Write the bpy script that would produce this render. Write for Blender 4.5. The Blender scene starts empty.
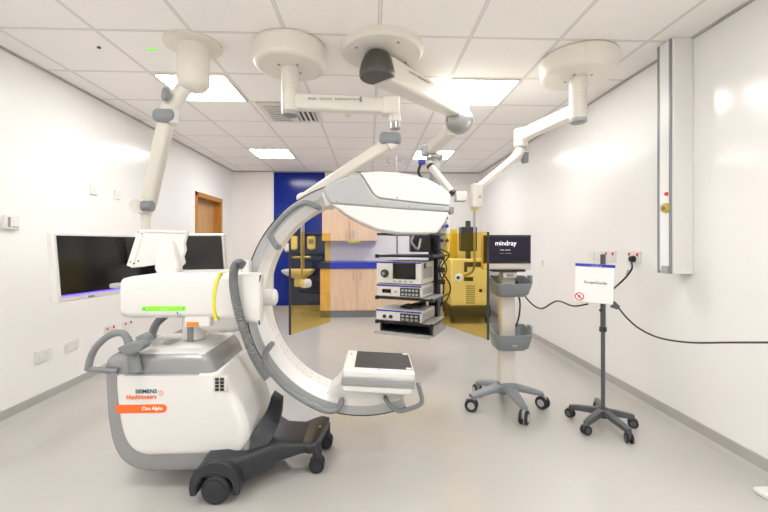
import bpy, bmesh, math
from mathutils import Vector, Matrix

# ---------------------------------------------------------------- camera
S = bpy.context.scene
F = 384.0; TH = math.atan(15/384); HY = 244.0; CZ = 1.25
CEIL = CZ + 1.357; XL = -2.53; XR = 2.13; YB = 7.22; YF = -1.9
cam_d = bpy.data.cameras.new('camera'); cam = bpy.data.objects.new('camera', cam_d)
S.collection.objects.link(cam)
cam.location = (0, 0, CZ); cam.rotation_euler = (math.pi/2, 0, -TH)
cam_d.sensor_width = 36; cam_d.lens = 18.0; cam_d.shift_y = -(256-HY)/768
cam_d.clip_start = 0.05
S.camera = cam
# ---------------------------------------------------------------- light, exposure
w = bpy.data.worlds.new('World'); S.world = w; w.use_nodes = True
w.node_tree.nodes['Background'].inputs[0].default_value = (1, .97, .93, 1)
w.node_tree.nodes['Background'].inputs[1].default_value = 0.0
PANEL_EMIT = 9.5
S.view_settings.view_transform = 'Standard'; S.view_settings.look = 'None'
S.view_settings.exposure = 1.48; S.view_settings.gamma = 1.0
S.view_settings.use_curve_mapping = False
try:
    S.cycles.max_bounces = 16; S.cycles.diffuse_bounces = 10; S.cycles.transparent_max_bounces = 16
except Exception: pass

# ---------------------------------------------------------------- pixel helpers
def ray(px, py):
    u = (px-384)/F; c, s = math.cos(TH), math.sin(TH)
    return Vector((u*c+s, c-u*s, (HY-py)/F))
def P(px, py, Y):
    d = ray(px, py); return Vector((0,0,CZ)) + d*(Y/d.y)
def PZ(px, py, z):
    d = ray(px, py); return Vector((0,0,CZ)) + d*((z-CZ)/d.z)
def PX(px, py, x):
    d = ray(px, py); return Vector((0,0,CZ)) + d*(x/d.x)

# ---------------------------------------------------------------- materials
def mat(name, col, rough=.4, metal=0, emit=0, noise=.03, nscale=8, bump=0, spec=.5, coat=0):
    m = bpy.data.materials.new(name); m.use_nodes = True
    nt = m.node_tree; b = nt.nodes['Principled BSDF']
    b.inputs['Roughness'].default_value = rough; b.inputs['Metallic'].default_value = metal
    b.inputs['Specular IOR Level'].default_value = spec
    b.inputs['Coat Weight'].default_value = coat
    tc = nt.nodes.new('ShaderNodeTexCoord'); nz = nt.nodes.new('ShaderNodeTexNoise')
    nz.inputs['Scale'].default_value = nscale; nz.inputs['Detail'].default_value = 3
    nt.links.new(tc.outputs['Object'], nz.inputs['Vector'])
    mx = nt.nodes.new('ShaderNodeMix'); mx.data_type = 'RGBA'
    mx.inputs[6].default_value = (*[c*(1-noise) for c in col], 1)
    mx.inputs[7].default_value = (*[min(1, c*(1+noise)) for c in col], 1)
    nt.links.new(nz.outputs['Fac'], mx.inputs[0]); nt.links.new(mx.outputs[2], b.inputs['Base Color'])
    if bump:
        bp = nt.nodes.new('ShaderNodeBump'); bp.inputs['Strength'].default_value = bump
        bp.inputs['Distance'].default_value = .002
        nt.links.new(nz.outputs['Fac'], bp.inputs['Height']); nt.links.new(bp.outputs['Normal'], b.inputs['Normal'])
    if emit:
        b.inputs['Emission Color'].default_value = (*col, 1); b.inputs['Emission Strength'].default_value = emit
    return m
def wood(name, c1, c2, rough=.45, axis='Z'):
    m = mat(name, c1, rough); nt = m.node_tree; b = nt.nodes['Principled BSDF']
    tc = nt.nodes.new('ShaderNodeTexCoord'); mp = nt.nodes.new('ShaderNodeMapping')
    mp.inputs['Scale'].default_value = (14, 14, 1.2)
    nz = nt.nodes.new('ShaderNodeTexNoise'); nz.inputs['Scale'].default_value = 2.5; nz.inputs['Detail'].default_value = 5
    nz.inputs['Distortion'].default_value = .8
    cr = nt.nodes.new('ShaderNodeValToRGB')
    cr.color_ramp.elements[0].position = .35; cr.color_ramp.elements[0].color = (*c1, 1)
    cr.color_ramp.elements[1].position = .7; cr.color_ramp.elements[1].color = (*c2, 1)
    nt.links.new(tc.outputs['Object'], mp.inputs[0]); nt.links.new(mp.outputs[0], nz.inputs['Vector'])
    nt.links.new(nz.outputs['Fac'], cr.inputs[0]); nt.links.new(cr.outputs[0], b.inputs['Base Color'])
    return m
M = {}
M['wall'] = mat('wall_sheet', (.84,.835,.825), .17, noise=.006, nscale=1.5, spec=.4)
M['wall_r'] = mat('wall_back_paint', (.82,.805,.785), .6, noise=.006, nscale=1.5)
M['floor'] = mat('vinyl_floor', (.50,.485,.465), .2, noise=.05, nscale=2.2, spec=.6)
M['skirt'] = mat('cove_skirting', (.42,.405,.39), .5)
M['white'] = mat('white_plastic', (.74,.73,.715), .28, noise=.01)
M['cream'] = mat('cream_enamel', (.76,.735,.675), .3, noise=.01)
M['lgrey'] = mat('light_grey_plastic', (.42,.43,.44), .32, noise=.02)
M['sgrey'] = mat('satin_grey_enamel', (.35,.355,.365), .26, metal=.35, noise=.02)
M['mgrey'] = mat('mid_grey_plastic', (.25,.27,.29), .4)
M['bgrey'] = mat('blue_grey_plastic', (.21,.23,.255), .4)
M['dgrey'] = mat('dark_grey_plastic', (.026,.028,.034), .42)
M['grip'] = mat('grip_grey_plastic', (.21,.225,.24), .35)
M['stand'] = mat('stand_grey_metal', (.085,.09,.10), .4)
M['taupe'] = mat('taupe_cover', (.075,.07,.066), .4)
M['steel'] = mat('brushed_steel', (.42,.42,.42), .28, metal=.9, noise=.05)
M['hose'] = mat('hose_rubber', (.15,.16,.165), .5)
M['black'] = mat('black_plastic', (.012,.012,.013), .4)
M['rubber'] = mat('black_rubber', (.02,.02,.022), .6)
M['screen'] = mat('glossy_black_screen', (.008,.008,.009), .12)
M['screen_m'] = mat('matt_black_screen', (.035,.033,.034), .45)
M['blue'] = mat('blue_panel', (.001,.018,.26), .15, noise=.04, spec=.3)
M['bluetrim'] = mat('blue_trim', (.02,.035,.42), .35)
M['navy'] = mat('navy_edge', (.03,.04,.12), .4)
M['yellow'] = mat('yellow_ring', (.75,.70,.02), .4)
M['lime'] = mat('green_label', (.16,.80,.02), .4, emit=.35)
M['orange'] = mat('orange_label', (.88,.16,.02), .45)
M['olabel'] = mat('orange_sticker', (.75,.25,.05), .5)
M['teal'] = mat('teal_ink', (.0,.10,.14), .5)
M['red'] = mat('red_plastic', (.65,.02,.02), .4)
M['ink'] = mat('black_ink', (.03,.03,.035), .5)
M['wink'] = mat('white_ink', (.9,.9,.88), .5)
M['paper'] = mat('white_card', (.86,.86,.86), .5, noise=.005)
M['oak'] = wood('pale_oak', (.66,.46,.31), (.74,.55,.40))
M['doorwood'] = wood('door_veneer', (.46,.25,.10), (.56,.34,.15))
M['casing'] = wood('honey_casing', (.40,.16,.025), (.50,.23,.045))
M['glow'] = mat('screen_glow', (.12,.06,.75), .5, emit=.8)
M['logo'] = mat('screen_logo', (.85,.85,.95), .5, emit=.35)
M['brass'] = mat('yellowed_plate', (.55,.42,.05), .4)
M['cable'] = mat('black_cable', (.03,.03,.03), .5)
M['beige'] = mat('beige_case', (.66,.63,.57), .45)
M['pcream'] = mat('warm_white_pole', (.66,.62,.585), .4)
def panel_mat():
    m = mat('light_diffuser', (1,.965,.91), .5); b = m.node_tree.nodes['Principled BSDF']
    b.inputs['Emission Color'].default_value = (1,.985,.96,1); b.inputs['Emission Strength'].default_value = PANEL_EMIT
    return m
M['panel'] = panel_mat()
def amber_mat():
    m = bpy.data.materials.new('amber_acrylic'); m.use_nodes = True; nt = m.node_tree
    nt.nodes.clear(); o = nt.nodes.new('ShaderNodeOutputMaterial')
    t = nt.nodes.new('ShaderNodeBsdfTransparent'); t.inputs[0].default_value = (.995,.87,.46,1)   # both faces: squared through the sheet
    g = nt.nodes.new('ShaderNodeBsdfGlossy'); g.inputs['Roughness'].default_value = .03
    fr = nt.nodes.new('ShaderNodeFresnel'); fr.inputs[0].default_value = 1.4
    mx = nt.nodes.new('ShaderNodeMixShader')
    ge = nt.nodes.new('ShaderNodeNewGeometry'); inv = nt.nodes.new('ShaderNodeMath'); inv.operation = 'SUBTRACT'; inv.inputs[0].default_value = 1
    nt.links.new(ge.outputs['Backfacing'], inv.inputs[1]); ml = nt.nodes.new('ShaderNodeMath'); ml.operation = 'MULTIPLY'
    nt.links.new(fr.outputs[0], ml.inputs[0]); nt.links.new(inv.outputs[0], ml.inputs[1])
    nt.links.new(ml.outputs[0], mx.inputs[0]); nt.links.new(t.outputs[0], mx.inputs[1])
    nt.links.new(g.outputs[0], mx.inputs[2]); nt.links.new(mx.outputs[0], o.inputs[0])
    return m
M['amber'] = amber_mat()
def ceil_mat():
    m = mat('ceiling_tiles', (.92,.90,.88), .8, noise=.02, nscale=30); nt = m.node_tree
    b = nt.nodes['Principled BSDF']; src = b.inputs['Base Color'].links[0].from_socket
    tc = nt.nodes.new('ShaderNodeTexCoord'); sp = nt.nodes.new('ShaderNodeSeparateXYZ')
    nt.links.new(tc.outputs['Object'], sp.inputs[0])
    def mth(op, a, bval=None, c=None):
        n = nt.nodes.new('ShaderNodeMath'); n.operation = op
        for i, v in enumerate((a, bval, c)):
            if v is None: continue
            if isinstance(v, (int, float)): n.inputs[i].default_value = v
            else: nt.links.new(v, n.inputs[i])
        return n.outputs[0]
    ds = []
    for ax, off in (('X', GX), ('Y', GY)):
        v = mth('ADD', sp.outputs[ax], -off + 60*.6)
        ds.append(mth('PINGPONG', v, .3))
    d = mth('MINIMUM', ds[0], ds[1])
    inbar = mth('LESS_THAN', d, .0075)
    edge = mth('LESS_THAN', mth('ABSOLUTE', mth('SUBTRACT', d, .0095)), .002)
    m1 = nt.nodes.new('ShaderNodeMix'); m1.data_type = 'RGBA'
    nt.links.new(inbar, m1.inputs[0]); nt.links.new(src, m1.inputs[6]); m1.inputs[7].default_value = (.78,.76,.74,1)
    m2 = nt.nodes.new('ShaderNodeMix'); m2.data_type = 'RGBA'
    nt.links.new(edge, m2.inputs[0]); nt.links.new(m1.outputs[2], m2.inputs[6]); m2.inputs[7].default_value = (.56,.54,.52,1)
    nt.links.new(m2.outputs[2], b.inputs['Base Color'])
    return m
GX = .065; GY = 2.50
M['ceiling'] = ceil_mat()

# ---------------------------------------------------------------- mesh builder
OFF = {}
class MB:
    def __init__(s, T=None): s.bm = bmesh.new(); s.T = T or Matrix.Identity(4)
    def _new(s, vs, T=None):
        for v in vs: v.co = s.T @ ((T @ v.co) if T else v.co)
    def box(s, a, b, T=None):
        a, b = Vector(a), Vector(b); c = (a+b)/2; d = b-a
        r = bmesh.ops.create_cube(s.bm, size=1)
        for v in r['verts']: v.co = Vector((c.x+v.co.x*d.x, c.y+v.co.y*d.y, c.z+v.co.z*d.z))
        s._new(r['verts'], T); return s
    def cyl(s, p0, p1, r0, r1=None, seg=28):
        p0, p1 = Vector(p0), Vector(p1); r1 = r0 if r1 is None else r1
        d = p1-p0; q = d.to_track_quat('Z', 'Y').to_matrix().to_4x4()
        T = Matrix.Translation((p0+p1)/2) @ q
        r = bmesh.ops.create_cone(s.bm, cap_ends=True, segments=seg, radius1=r0, radius2=r1, depth=d.length)
        s._new(r['verts'], T); return s
    def ell(s, c, r, seg=24):
        q = bmesh.ops.create_uvsphere(s.bm, u_segments=seg, v_segments=seg//2, radius=1)
        if not hasattr(r, '__len__'): r = (r, r, r)
        for v in q['verts']: v.co = Vector((c[0]+v.co.x*r[0], c[1]+v.co.y*r[1], c[2]+v.co.z*r[2]))
        s._new(q['verts']); return s
    def loft(s, rings, closed=False, caps=True):
        R = [[s.bm.verts.new(s.T @ Vector(p)) for p in rg] for rg in rings]
        n = len(R[0]); k = len(R)
        for i in range(k if closed else k-1):
            A, B = R[i], R[(i+1) % k]
            for j in range(n):
                s.bm.faces.new((A[j], A[(j+1) % n], B[(j+1) % n], B[j]))
        if caps and not closed:
            s.bm.faces.new(list(reversed(R[0]))); s.bm.faces.new(R[-1])
        return s
    def prism(s, pts, y0, y1):
        """pts: list of (x, z); extruded along Y"""
        return s.loft([[(x, y0, z) for x, z in pts], [(x, y1, z) for x, z in pts]])
    def tube(s, pts, r, seg=12, rad=None):
        pts = [Vector(p) for p in pts]; rings = []; up = None
        for i, p in enumerate(pts):
            t = (pts[min(i+1, len(pts)-1)] - pts[max(i-1, 0)]).normalized()
            if up is None: up = t.orthogonal().normalized()
            up = (up - t*up.dot(t)).normalized(); b = t.cross(up)
            rr = rad[i] if rad else r
            rings.append([p + (up*math.cos(a) + b*math.sin(a))*rr for a in [2*math.pi*k/seg for k in range(seg)]])
        return s.loft(rings)
    def rings(s, secs, n=8):
        """vertical loft of rounded rectangles: (z, x0, x1, y0, y1, r)"""
        R = []
        for z, x0, x1, y0, y1, r in secs:
            R.append([(x, y, z) for x, y in rrect(x0, x1, y0, y1, r, n)])
        return s.loft(R)
    def build(s, name, m, parent=None, bevel=0, seg=2, smooth=40):
        bmesh.ops.recalc_face_normals(s.bm, faces=s.bm.faces)
        off = OFF.get(parent.name, Vector((0,0,0))) if parent else Vector((0,0,0))
        for v in s.bm.verts: v.co -= off
        me = bpy.data.meshes.new(name); s.bm.to_mesh(me); s.bm.free()
        me.polygons.foreach_set('use_smooth', [True]*len(me.polygons))
        me.set_sharp_from_angle(angle=math.radians(smooth))
        me.materials.append(m if not isinstance(m, str) else M[m])
        o = bpy.data.objects.new(name, me); S.collection.objects.link(o)
        if parent: o.parent = parent; OFF[o.name] = off
        if bevel:
            bv = o.modifiers.new('bevel', 'BEVEL'); bv.width = bevel; bv.segments = seg
            bv.limit_method = 'ANGLE'; bv.angle_limit = math.radians(35)
        return o
def rrect(x0, x1, y0, y1, r, n=8):
    out = []
    rl, rr = r if isinstance(r, tuple) else (r, r)
    for cx, cy, a0, r in ((x1-rr, y1-rr, 0, rr), (x0+rl, y1-rl, 90, rl), (x0+rl, y0+rl, 180, rl), (x1-rr, y0+rr, 270, rr)):
        for k in range(n+1):
            a = math.radians(a0 + 90*k/n); out.append((cx + r*math.cos(a), cy + r*math.sin(a)))
    return out
def tag(o, label, cat, group=None):
    o['label'] = label; o['category'] = cat
    if group: o['group'] = group
    return o
def root(name, loc, label, cat, group=None):
    o = bpy.data.objects.new(name, None); S.collection.objects.link(o)
    o.location = loc; o.empty_display_size = .1; OFF[o.name] = Vector(loc)
    return tag(o, label, cat, group)
def struct(o): o['kind'] = 'structure'; return o
def copy_tree(o, loc=None, parent=None):
    c = o.copy(); S.collection.objects.link(c)
    if parent: c.parent = parent
    if loc is not None: c.location = loc
    for ch in [x for x in S.objects if x.parent == o]: copy_tree(ch, None, c)
    return c
def smoothpts(pts, n=8):
    pts = [Vector(p) for p in pts]; out = []
    Q = [2*pts[0]-pts[1]] + pts + [2*pts[-1]-pts[-2]]
    for i in range(1, len(Q)-2):
        p0, p1, p2, p3 = Q[i-1:i+3]
        for k in range(n):
            t = k/n
            out.append(.5*((2*p1) + (p2-p0)*t + (2*p0-5*p1+4*p2-p3)*t*t + (3*p1-p0-3*p2+p3)*t**3))
    out.append(pts[-1]); return out
def text(name, s, mtl, parent, T, width, height=None, ext=.0006, bold=0):
    """lettering in the local XY plane of T, its left-bottom at the origin, scaled to width"""
    cu = bpy.data.curves.new('lettering', 'FONT'); cu.body = s; cu.extrude = ext; cu.offset = bold; cu.resolution_u = 3
    to = bpy.data.objects.new('lettering', cu); S.collection.objects.link(to)
    dg = bpy.context.evaluated_depsgraph_get(); me = bpy.data.meshes.new_from_object(to.evaluated_get(dg))
    bpy.data.objects.remove(to); bpy.data.curves.remove(cu)
    xs = [v.co.x for v in me.vertices]; ys = [v.co.y for v in me.vertices]
    k = width/(max(xs)-min(xs)); ky = k if height is None else height/(max(ys)-min(ys))
    off = OFF.get(parent.name, Vector((0,0,0)))
    x0, y0 = min(xs), min(ys)
    for v in me.vertices:
        v.co = T @ Vector(((v.co.x-x0)*k, (v.co.y-y0)*ky, v.co.z)) - off
    me.materials.clear(); me.materials.append(M[mtl])
    o = bpy.data.objects.new(name, me); S.collection.objects.link(o); o.parent = parent; OFF[o.name] = off
    return o
def facing(p, yaw=0):   # frame for lettering on a surface facing -Y (yaw about Z)
    return Matrix.Translation(p) @ Matrix.Rotation(yaw, 4, 'Z') @ Matrix.Rotation(math.pi/2, 4, 'X')

# ================================================================ room
T_ = .12
struct(MB().box((XL-.6,YF-T_,-.1),(XR+T_,YB+T_,0)).build('floor','floor'))
struct(MB().box((XL-.6,YF-T_,CEIL),(XR+T_,YB+T_,CEIL+.1)).build('ceiling','ceiling'))
struct(MB().box((XL-T_,YB,0),(XR+T_,YB+T_,CEIL)).build('wall_back','wall_r'))
struct(MB().box((XL-T_,YF-T_,0),(XR+T_,YF,CEIL)).build('wall_front','wall_r'))
struct(MB().box((XR,YF,0),(XR+T_,YB,CEIL)).build('wall_right','wall'))
d0 = PX(195,200,XL).y; d1 = PX(222,200,XL).y; DZ = PX(195,191,XL).z
struct(MB().box((XL-T_,YF,0),(XL,d0,CEIL)).box((XL-T_,d1,0),(XL,YB,CEIL)).box((XL-T_,d0,DZ),(XL,d1,CEIL)).build('wall_left','wall'))
struct(MB().box((XL-T_-.05,d0-.1,0),(XL-T_+.01,d1+.1,DZ+.1)).build('door_1','doorwood'))
cs = MB(); cw = .07
cs.box((XL-T_,d0,0),(XL+.012,d0+cw,DZ)); cs.box((XL-T_,d1-cw,0),(XL+.012,d1,DZ)); cs.box((XL-T_,d0,DZ-cw),(XL+.012,d1,DZ+.001))
struct(cs.build('trim_1','casing',bevel=.004))
for sd, x0, x1, ya, yb in (('left', XL, XL+.012, YF, d0), ('right', XR-.012, XR, YF, YB)):
    b = MB().loft([[(x0 if sd=='left' else x1, y, 0), ((x1+.03) if sd=='left' else x0-.03, y, 0), (x1 if sd=='left' else x0, y, .035),
                    (x1 if sd=='left' else x0, y, .1), (x0 if sd=='left' else x1, y, .1)] for y in (ya, yb)])
    struct(b.build('baseboard_'+sd,'skirt'))
struct(MB().box((XL,YB-.012,0),(XR-.04,YB,.1)).build('baseboard_back','skirt'))
# perimeter shadow-line trim at ceiling
struct(MB().box((XL,YF,CEIL-.012),(XL+.02,YB,CEIL-.001)).build('trim_2','skirt'))
struct(MB().box((XR-.02,YF,CEIL-.012),(XR,YB,CEIL-.001)).build('trim_3','skirt'))
struct(MB().box((XL+.02,YB-.02,CEIL-.02),(XR-.02,YB,CEIL-.001)).build('trim_4','skirt'))

# ---------------------------------------------------------------- ceiling lights
def gx(k): return GX + .6*k
def gy(k): return GY + .6*k
def ceiling_light(i, j, label):
    x0, y0 = gx(i), gy(j)
    t = root('ceiling_light', (x0+.3, y0+.3, CEIL), label, 'light', 'square ceiling light panels')
    f = MB(); a = .014
    f.box((x0+a,y0+a,CEIL-.012),(x0+.6-a,y0+.03,CEIL)); f.box((x0+a,y0+.57,CEIL-.012),(x0+.6-a,y0+.6-a,CEIL))
    f.box((x0+a,y0+.03,CEIL-.012),(x0+.03,y0+.57,CEIL)); f.box((x0+.57,y0+.03,CEIL-.012),(x0+.6-a,y0+.57,CEIL))
    f.build('frame','cream',t)
    MB().box((x0+.03,y0+.03,CEIL-.008),(x0+.57,y0+.57,CEIL-.002)).build('diffuser','panel',t)
ceiling_light(-3, 1, 'square lit ceiling panel behind the leftmost ceiling arm column')
ceiling_light(1, 1, 'square lit ceiling panel behind the end of the wide pendant arm')
ceiling_light(-3, 5, 'small far lit ceiling panel above the blue wall panel, left of it')
ceiling_light(1, 5, 'small far lit ceiling panel seen behind the grey pendant column')
ceiling_light(-3, -3, 'square lit ceiling panel overhead on the left, just out of view')
ceiling_light(1, -3, 'square lit ceiling panel overhead on the right, just out of view')
ceiling_light(-3, -7, 'square lit ceiling panel behind the viewpoint, left side')
ceiling_light(1, -7, 'square lit ceiling panel behind the viewpoint, right side')
# air diffuser
x0, y0 = gx(-2)+.05, gy(2)+.01
t = root('air_vent', (x0+.29,y0+.29,CEIL), 'square white air diffuser with slanted louvres in the ceiling', 'vent')
MB().box((x0,y0,CEIL-.004),(x0+.58,y0+.58,CEIL)).build('backing','dgrey',t)
f = MB()
for a,b in (((x0,y0),(x0+.58,y0+.05)),((x0,y0+.53),(x0+.58,y0+.58)),((x0,y0+.05),(x0+.05,y0+.53)),((x0+.53,y0+.05),(x0+.58,y0+.53)),((x0+.25,y0+.05),(x0+.33,y0+.53))):
    f.box((*a,CEIL-.012),(*b,CEIL))
f.build('frame','cream',t)
for k in range(8):
    MB().box((x0+.05,y0+.065+k*.058,CEIL-.012),(x0+.25,y0+.09+k*.058,CEIL-.003)).build('slat','cream',t)
for k in range(4):
    MB().box((x0+.345+k*.05,y0+.05,CEIL-.012),(x0+.367+k*.05,y0+.53,CEIL-.003)).build('slat','cream',t)
p = PZ(348,115,CEIL); tag(MB().cyl(p,p-Vector((0,0,.02)),.035,.028).build('smoke_sensor','cream'), 'small round white sensor on the ceiling beyond the middle arm', 'sensor')
p = PZ(99,47,CEIL); tag(MB().cyl(p,p-Vector((0,0,.008)),.012).build('indicator_lamp','dgrey'), 'tiny dark round indicator in a ceiling tile at upper left', 'indicator')
p = PZ(152,49,CEIL); tag(MB().box(p-Vector((.03,.006,.004)),p+Vector((.03,.006,0)),None).build('ceiling_tag','lime'), 'tiny green tag stuck to a ceiling tile', 'tag')

# ================================================================ wall fittings
def wall_plate(side, px, py, w_, h_, label, reds=0, name='wall_socket', cat='socket', n=2):
    X = XL if side == 'L' else XR; p = PX(px, py, X); sg = 1 if side == 'L' else -1
    t = root(name, p, label, cat)
    MB().box((min(p.x,p.x+sg*.012),p.y-w_/2,p.z-h_/2),(max(p.x,p.x+sg*.012),p.y+w_/2,p.z+h_/2)).build('plate','white',t,bevel=.003)
    for k in range(n):
        yy = p.y + (k-(n-1)/2)*w_/n
        MB().box((min(p.x+sg*.012,p.x+sg*.015),yy-.012,p.z-.012),(max(p.x+sg*.012,p.x+sg*.015),yy+.012,p.z+.012)).build('outlet','cream',t)
    for k in range(reds):
        yy = p.y + (k-(reds-1)/2)*w_*.62
        MB().box((min(p.x+sg*.01,p.x+sg*.02),yy-.006,p.z+h_*.1),(max(p.x+sg*.01,p.x+sg*.02),yy+.006,p.z+h_*.36)).build('rocker_switch','red',t)
    return t
wall_plate('L',93,190,.09,.09,'square white blank plate on the left wall, nearer of the upper two',n=1)
wall_plate('L',117,195,.09,.09,'square white blank plate on the left wall, farther of the upper two',n=1)
wall_plate('L',43,355,.15,.09,'double white socket low on the left wall, nearest the camera')
wall_plate('L',71,345,.15,.09,'double white socket low on the left wall, second from the camera')
wall_plate('L',109,330,.15,.09,'double white socket with red switches just above the cart handle',reds=2)
wall_plate('L',127,325,.15,.09,'double white socket with red switches behind the top of the cart handle',reds=2)
p = PX(8,223,XL)
t = root('wall_controller', p, 'small white thermostat box at the far left of the wall', 'thermostat')
MB().box((p.x,p.y-.05,p.z-.045),(p.x+.03,p.y+.06,p.z+.055)).build('case','white',t,bevel=.006)
MB().box((p.x+.029,p.y-.035,p.z-.03),(p.x+.032,p.y-.015,p.z+.04)).build('grille','mgrey',t)
MB().box((p.x+.029,p.y+.0,p.z-.03),(p.x+.032,p.y+.045,p.z-.024)).build('seam','mgrey',t)
wall_plate('R',541,263,.13,.085,'lone double socket on the right wall beside the patient monitor',n=2)
wall_plate('R',592,256,.085,.085,'square white plate on the right wall left of the red switches',n=1)
wall_plate('R',600.5,256,.07,.085,'narrow white plate squeezed between the blank plate and red-switch socket',n=1)
wall_plate('R',611,256,.15,.09,'double socket with two red switches above the white sign',reds=2)
sk = wall_plate('R',635,257,.15,.09,'double socket with red switches and a black plug in it',reds=2)
p = PX(636,259,XR)
t = root('power_plug', p-Vector((.03,0,0)), 'black three-pin plug in the right wall socket with its cord', 'plug')
MB().cyl(p+Vector((-.016,0,0)),p+Vector((-.05,0,0)),.028,.022).build('plug_body','black',t,bevel=.004)
pc = smoothpts([p+Vector((-.04,0,-.01)), PX(632,268,XR-.08), PX(627,276,XR-.1), PX(620,283,XR-.15), PX(612,290,XR-.28)])
MB().tube(pc,.007).build('cord','cable',t)
MB().cyl(PX(629,270,XR-.08),PX(627,275,XR-.09),.012).build('cord_clip','lgrey',t)
# small paper strip beside plug trunk
# tall wall trunk, right wall
Yn = P(673,250,2.62).y; x1 = PX(694,250,XR).y
yn = PX(694,250,XR).y; xf = P(673,250,yn).x; yf = PX(658.5,250,xf).y
zb = P(690,274,yn).z
t = root('medical_trunking', (XR,(yn+yf)/2,zb), 'tall white wall trunking reaching the ceiling, with two grey rails', 'trunking')
MB().box((xf,yn,zb),(XR,yf,CEIL)).build('trunk_body','white',t,bevel=.006)
ym = (yn+yf)/2
MB().box((xf-.006,yn+.012,zb+.02),(xf,yf-.012,CEIL-.01)).build('front_cover','paper',t)
for yy in (yn+.006, yf-.018):
    MB().box((xf-.012,yy,zb+.0),(xf,yy+.014,CEIL-.01)).build('rail','mgrey',t)
q = PX(666.5,208,xf-.006)
b = MB().cyl(q,q-Vector((.02,0,0)),.034,.03).build('push_button','brass',t)
MB().cyl(q-Vector((.02,0,0)),q-Vector((.03,0,0)),.012).build('button_centre','mgrey',b)
q = PX(667,194,xf-.006); MB().cyl(q,q-Vector((.01,0,0)),.012).build('red_indicator','red',t)
MB().box((xf-.02,yn+.025,zb),(xf-.006,yn+.075,zb+.05)).build('outlet','lgrey',t)

# ================================================================ back wall: blue panel, sink, cabinets
bx0 = P(274,200,YB).x; bx1 = P(325,200,YB).x
tag(MB().box((bx0,YB-.02,.11),(bx1,YB,CEIL-.025)).build('wall_panel','blue'), 'tall glossy blue panel on the back wall behind the sink', 'wall panel')
sx = P(297,276,6.85).x; sz = P(297,270,6.85).z
t = root('wash_basin', (sx,YB-.02,sz-.15), 'white wall basin on the blue panel, half behind amber shield', 'sink')
rg = []
for k in range(9):
    a = k/8; s_ = math.sin(.35+a*1.22)/math.sin(1.57)
    rg.append((sz-.17+.17*a, sx-.28*s_, sx+.28*s_, YB-.03-.42*s_, YB-.021, .1*s_))
rg += [(sz, sx-.25, sx+.25, YB-.40, YB-.10, .09), (sz-.09, sx-.16, sx+.16, YB-.33, YB-.14, .07)]
MB().rings(rg).build('bowl','white',t)
px_ = P(302,250,6.95).x
tp = MB(); tp.cyl((px_,YB-.07,sz+.01),(px_,YB-.07,P(302,222,YB).z),.014)
tp.cyl((px_,YB-.02,P(302,240,YB).z),(px_,YB-.07,P(302,240,YB).z),.012)
tp.build('riser_pipe','steel',t)
tz = P(297,257,YB).z
tp = MB(); tp.cyl((px_-.18,YB-.08,tz),(px_+.12,YB-.08,tz),.022); tp.tube(smoothpts([(px_,YB-.08,tz),(px_,YB-.2,tz+.03),(px_,YB-.26,tz-.06)]),.014)
tp.build('mixer_tap','steel',t)
for dx in (-.18,.12):
    MB().box((px_+dx-.015,YB-.2,tz-.012),(px_+dx+.015,YB-.06,tz+.012)).build('tap_lever','steel',t,bevel=.004)
MB().box((sx-.09,YB-.2,sz-.32),(sx+.12,YB-.02,sz-.16)).build('trap_cover','white',t,bevel=.03)
def dispenser(px0, py0, px1, py1, label, dark):
    a = P(px0,py1,YB-.12); b_ = P(px1,py0,YB-.12)
    t = root('soap_dispenser', ((a.x+b_.x)/2,YB-.02,a.z), label, 'dispenser')
    MB().box((a.x,YB-.12,a.z),(b_.x,YB-.02,b_.z)).build('case','white',t,bevel=.02)
    if dark: 
        c = (a+b_)/2; MB().box((c.x-.045,YB-.126,c.z-.03),(c.x+.045,YB-.119,c.z+.06)).build('window','mgrey',t)
    MB().box(((a.x+b_.x)/2-.03,YB-.13,a.z-.02),((a.x+b_.x)/2+.03,YB-.08,a.z+.004)).build('lever','lgrey',t)
dispenser(307,236,315,249,'wall dispenser with a dark window right of the tap pipe',True)
dispenser(290,236,297,249,'plain white wall dispenser left of the tap pipe',False)
dispenser(284,243,289.5,251,'small white dispenser at the left edge of the amber shield',False)

def cabinet(name, x0, x1, y0, z0, z1, label, doors, hz, group, kick=False):
    t = root(name, ((x0+x1)/2,YB,z0 if not kick else 0), label, 'cabinet', group)
    MB().box((x0,y0+.02,z0),(x1,YB-.014,z1)).build('carcass','oak',t)
    if kick: MB().box((x0,y0+.07,0),(x1,y0+.09,z0)).build('plinth','mgrey',t)
    wd = (x1-x0)/doors
    for k in range(doors):
        a = x0+k*wd+.004; b_ = x0+(k+1)*wd-.004
        d = MB().box((a,y0,z0+.004),(b_,y0+.019,z1-.004)).build('door','oak',t,bevel=.002)
        hx = b_-.06 if k % 2 == 0 else a+.06
        MB().tube([(hx,y0,hz-.06),(hx,y0-.028,hz-.06),(hx,y0-.028,hz+.06),(hx,y0,hz+.06)],.006,8).build('handle','steel',d)
UY = YB-.36; LY = 6.52
u0 = P(322,220,UY).x; u2 = P(377,220,UY).x; uz = P(350,241,UY).z
cabinet('wall_cabinet', u0, u2, UY, uz, uz+.78, 'pale wood wall cabinet with two doors above the blue worktop','2' and 2, uz+.12, None)
l0 = P(320,290,LY).x; lm = P(394,290,LY).x; l3 = P(436,290,LY).x; zt = P(350,262.5,LY).z
cabinet('base_cabinet', l0, lm, LY, .12, zt-.10, 'pale wood base cabinet with two doors beside the blue panel',2, zt-.24, 'pale wood base cabinets', True)
cabinet('base_cabinet', lm+.002, l3, LY, .12, zt-.10, 'pale wood base cabinet mostly hidden behind the equipment shelves',2, zt-.24, 'pale wood base cabinets', True)
tag(MB().box((l0-.01,LY-.02,zt-.1),(l3,YB-.014,zt)).build('worktop','bluetrim',bevel=.004), 'blue worktop along the back wall cabinets', 'worktop')
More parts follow.
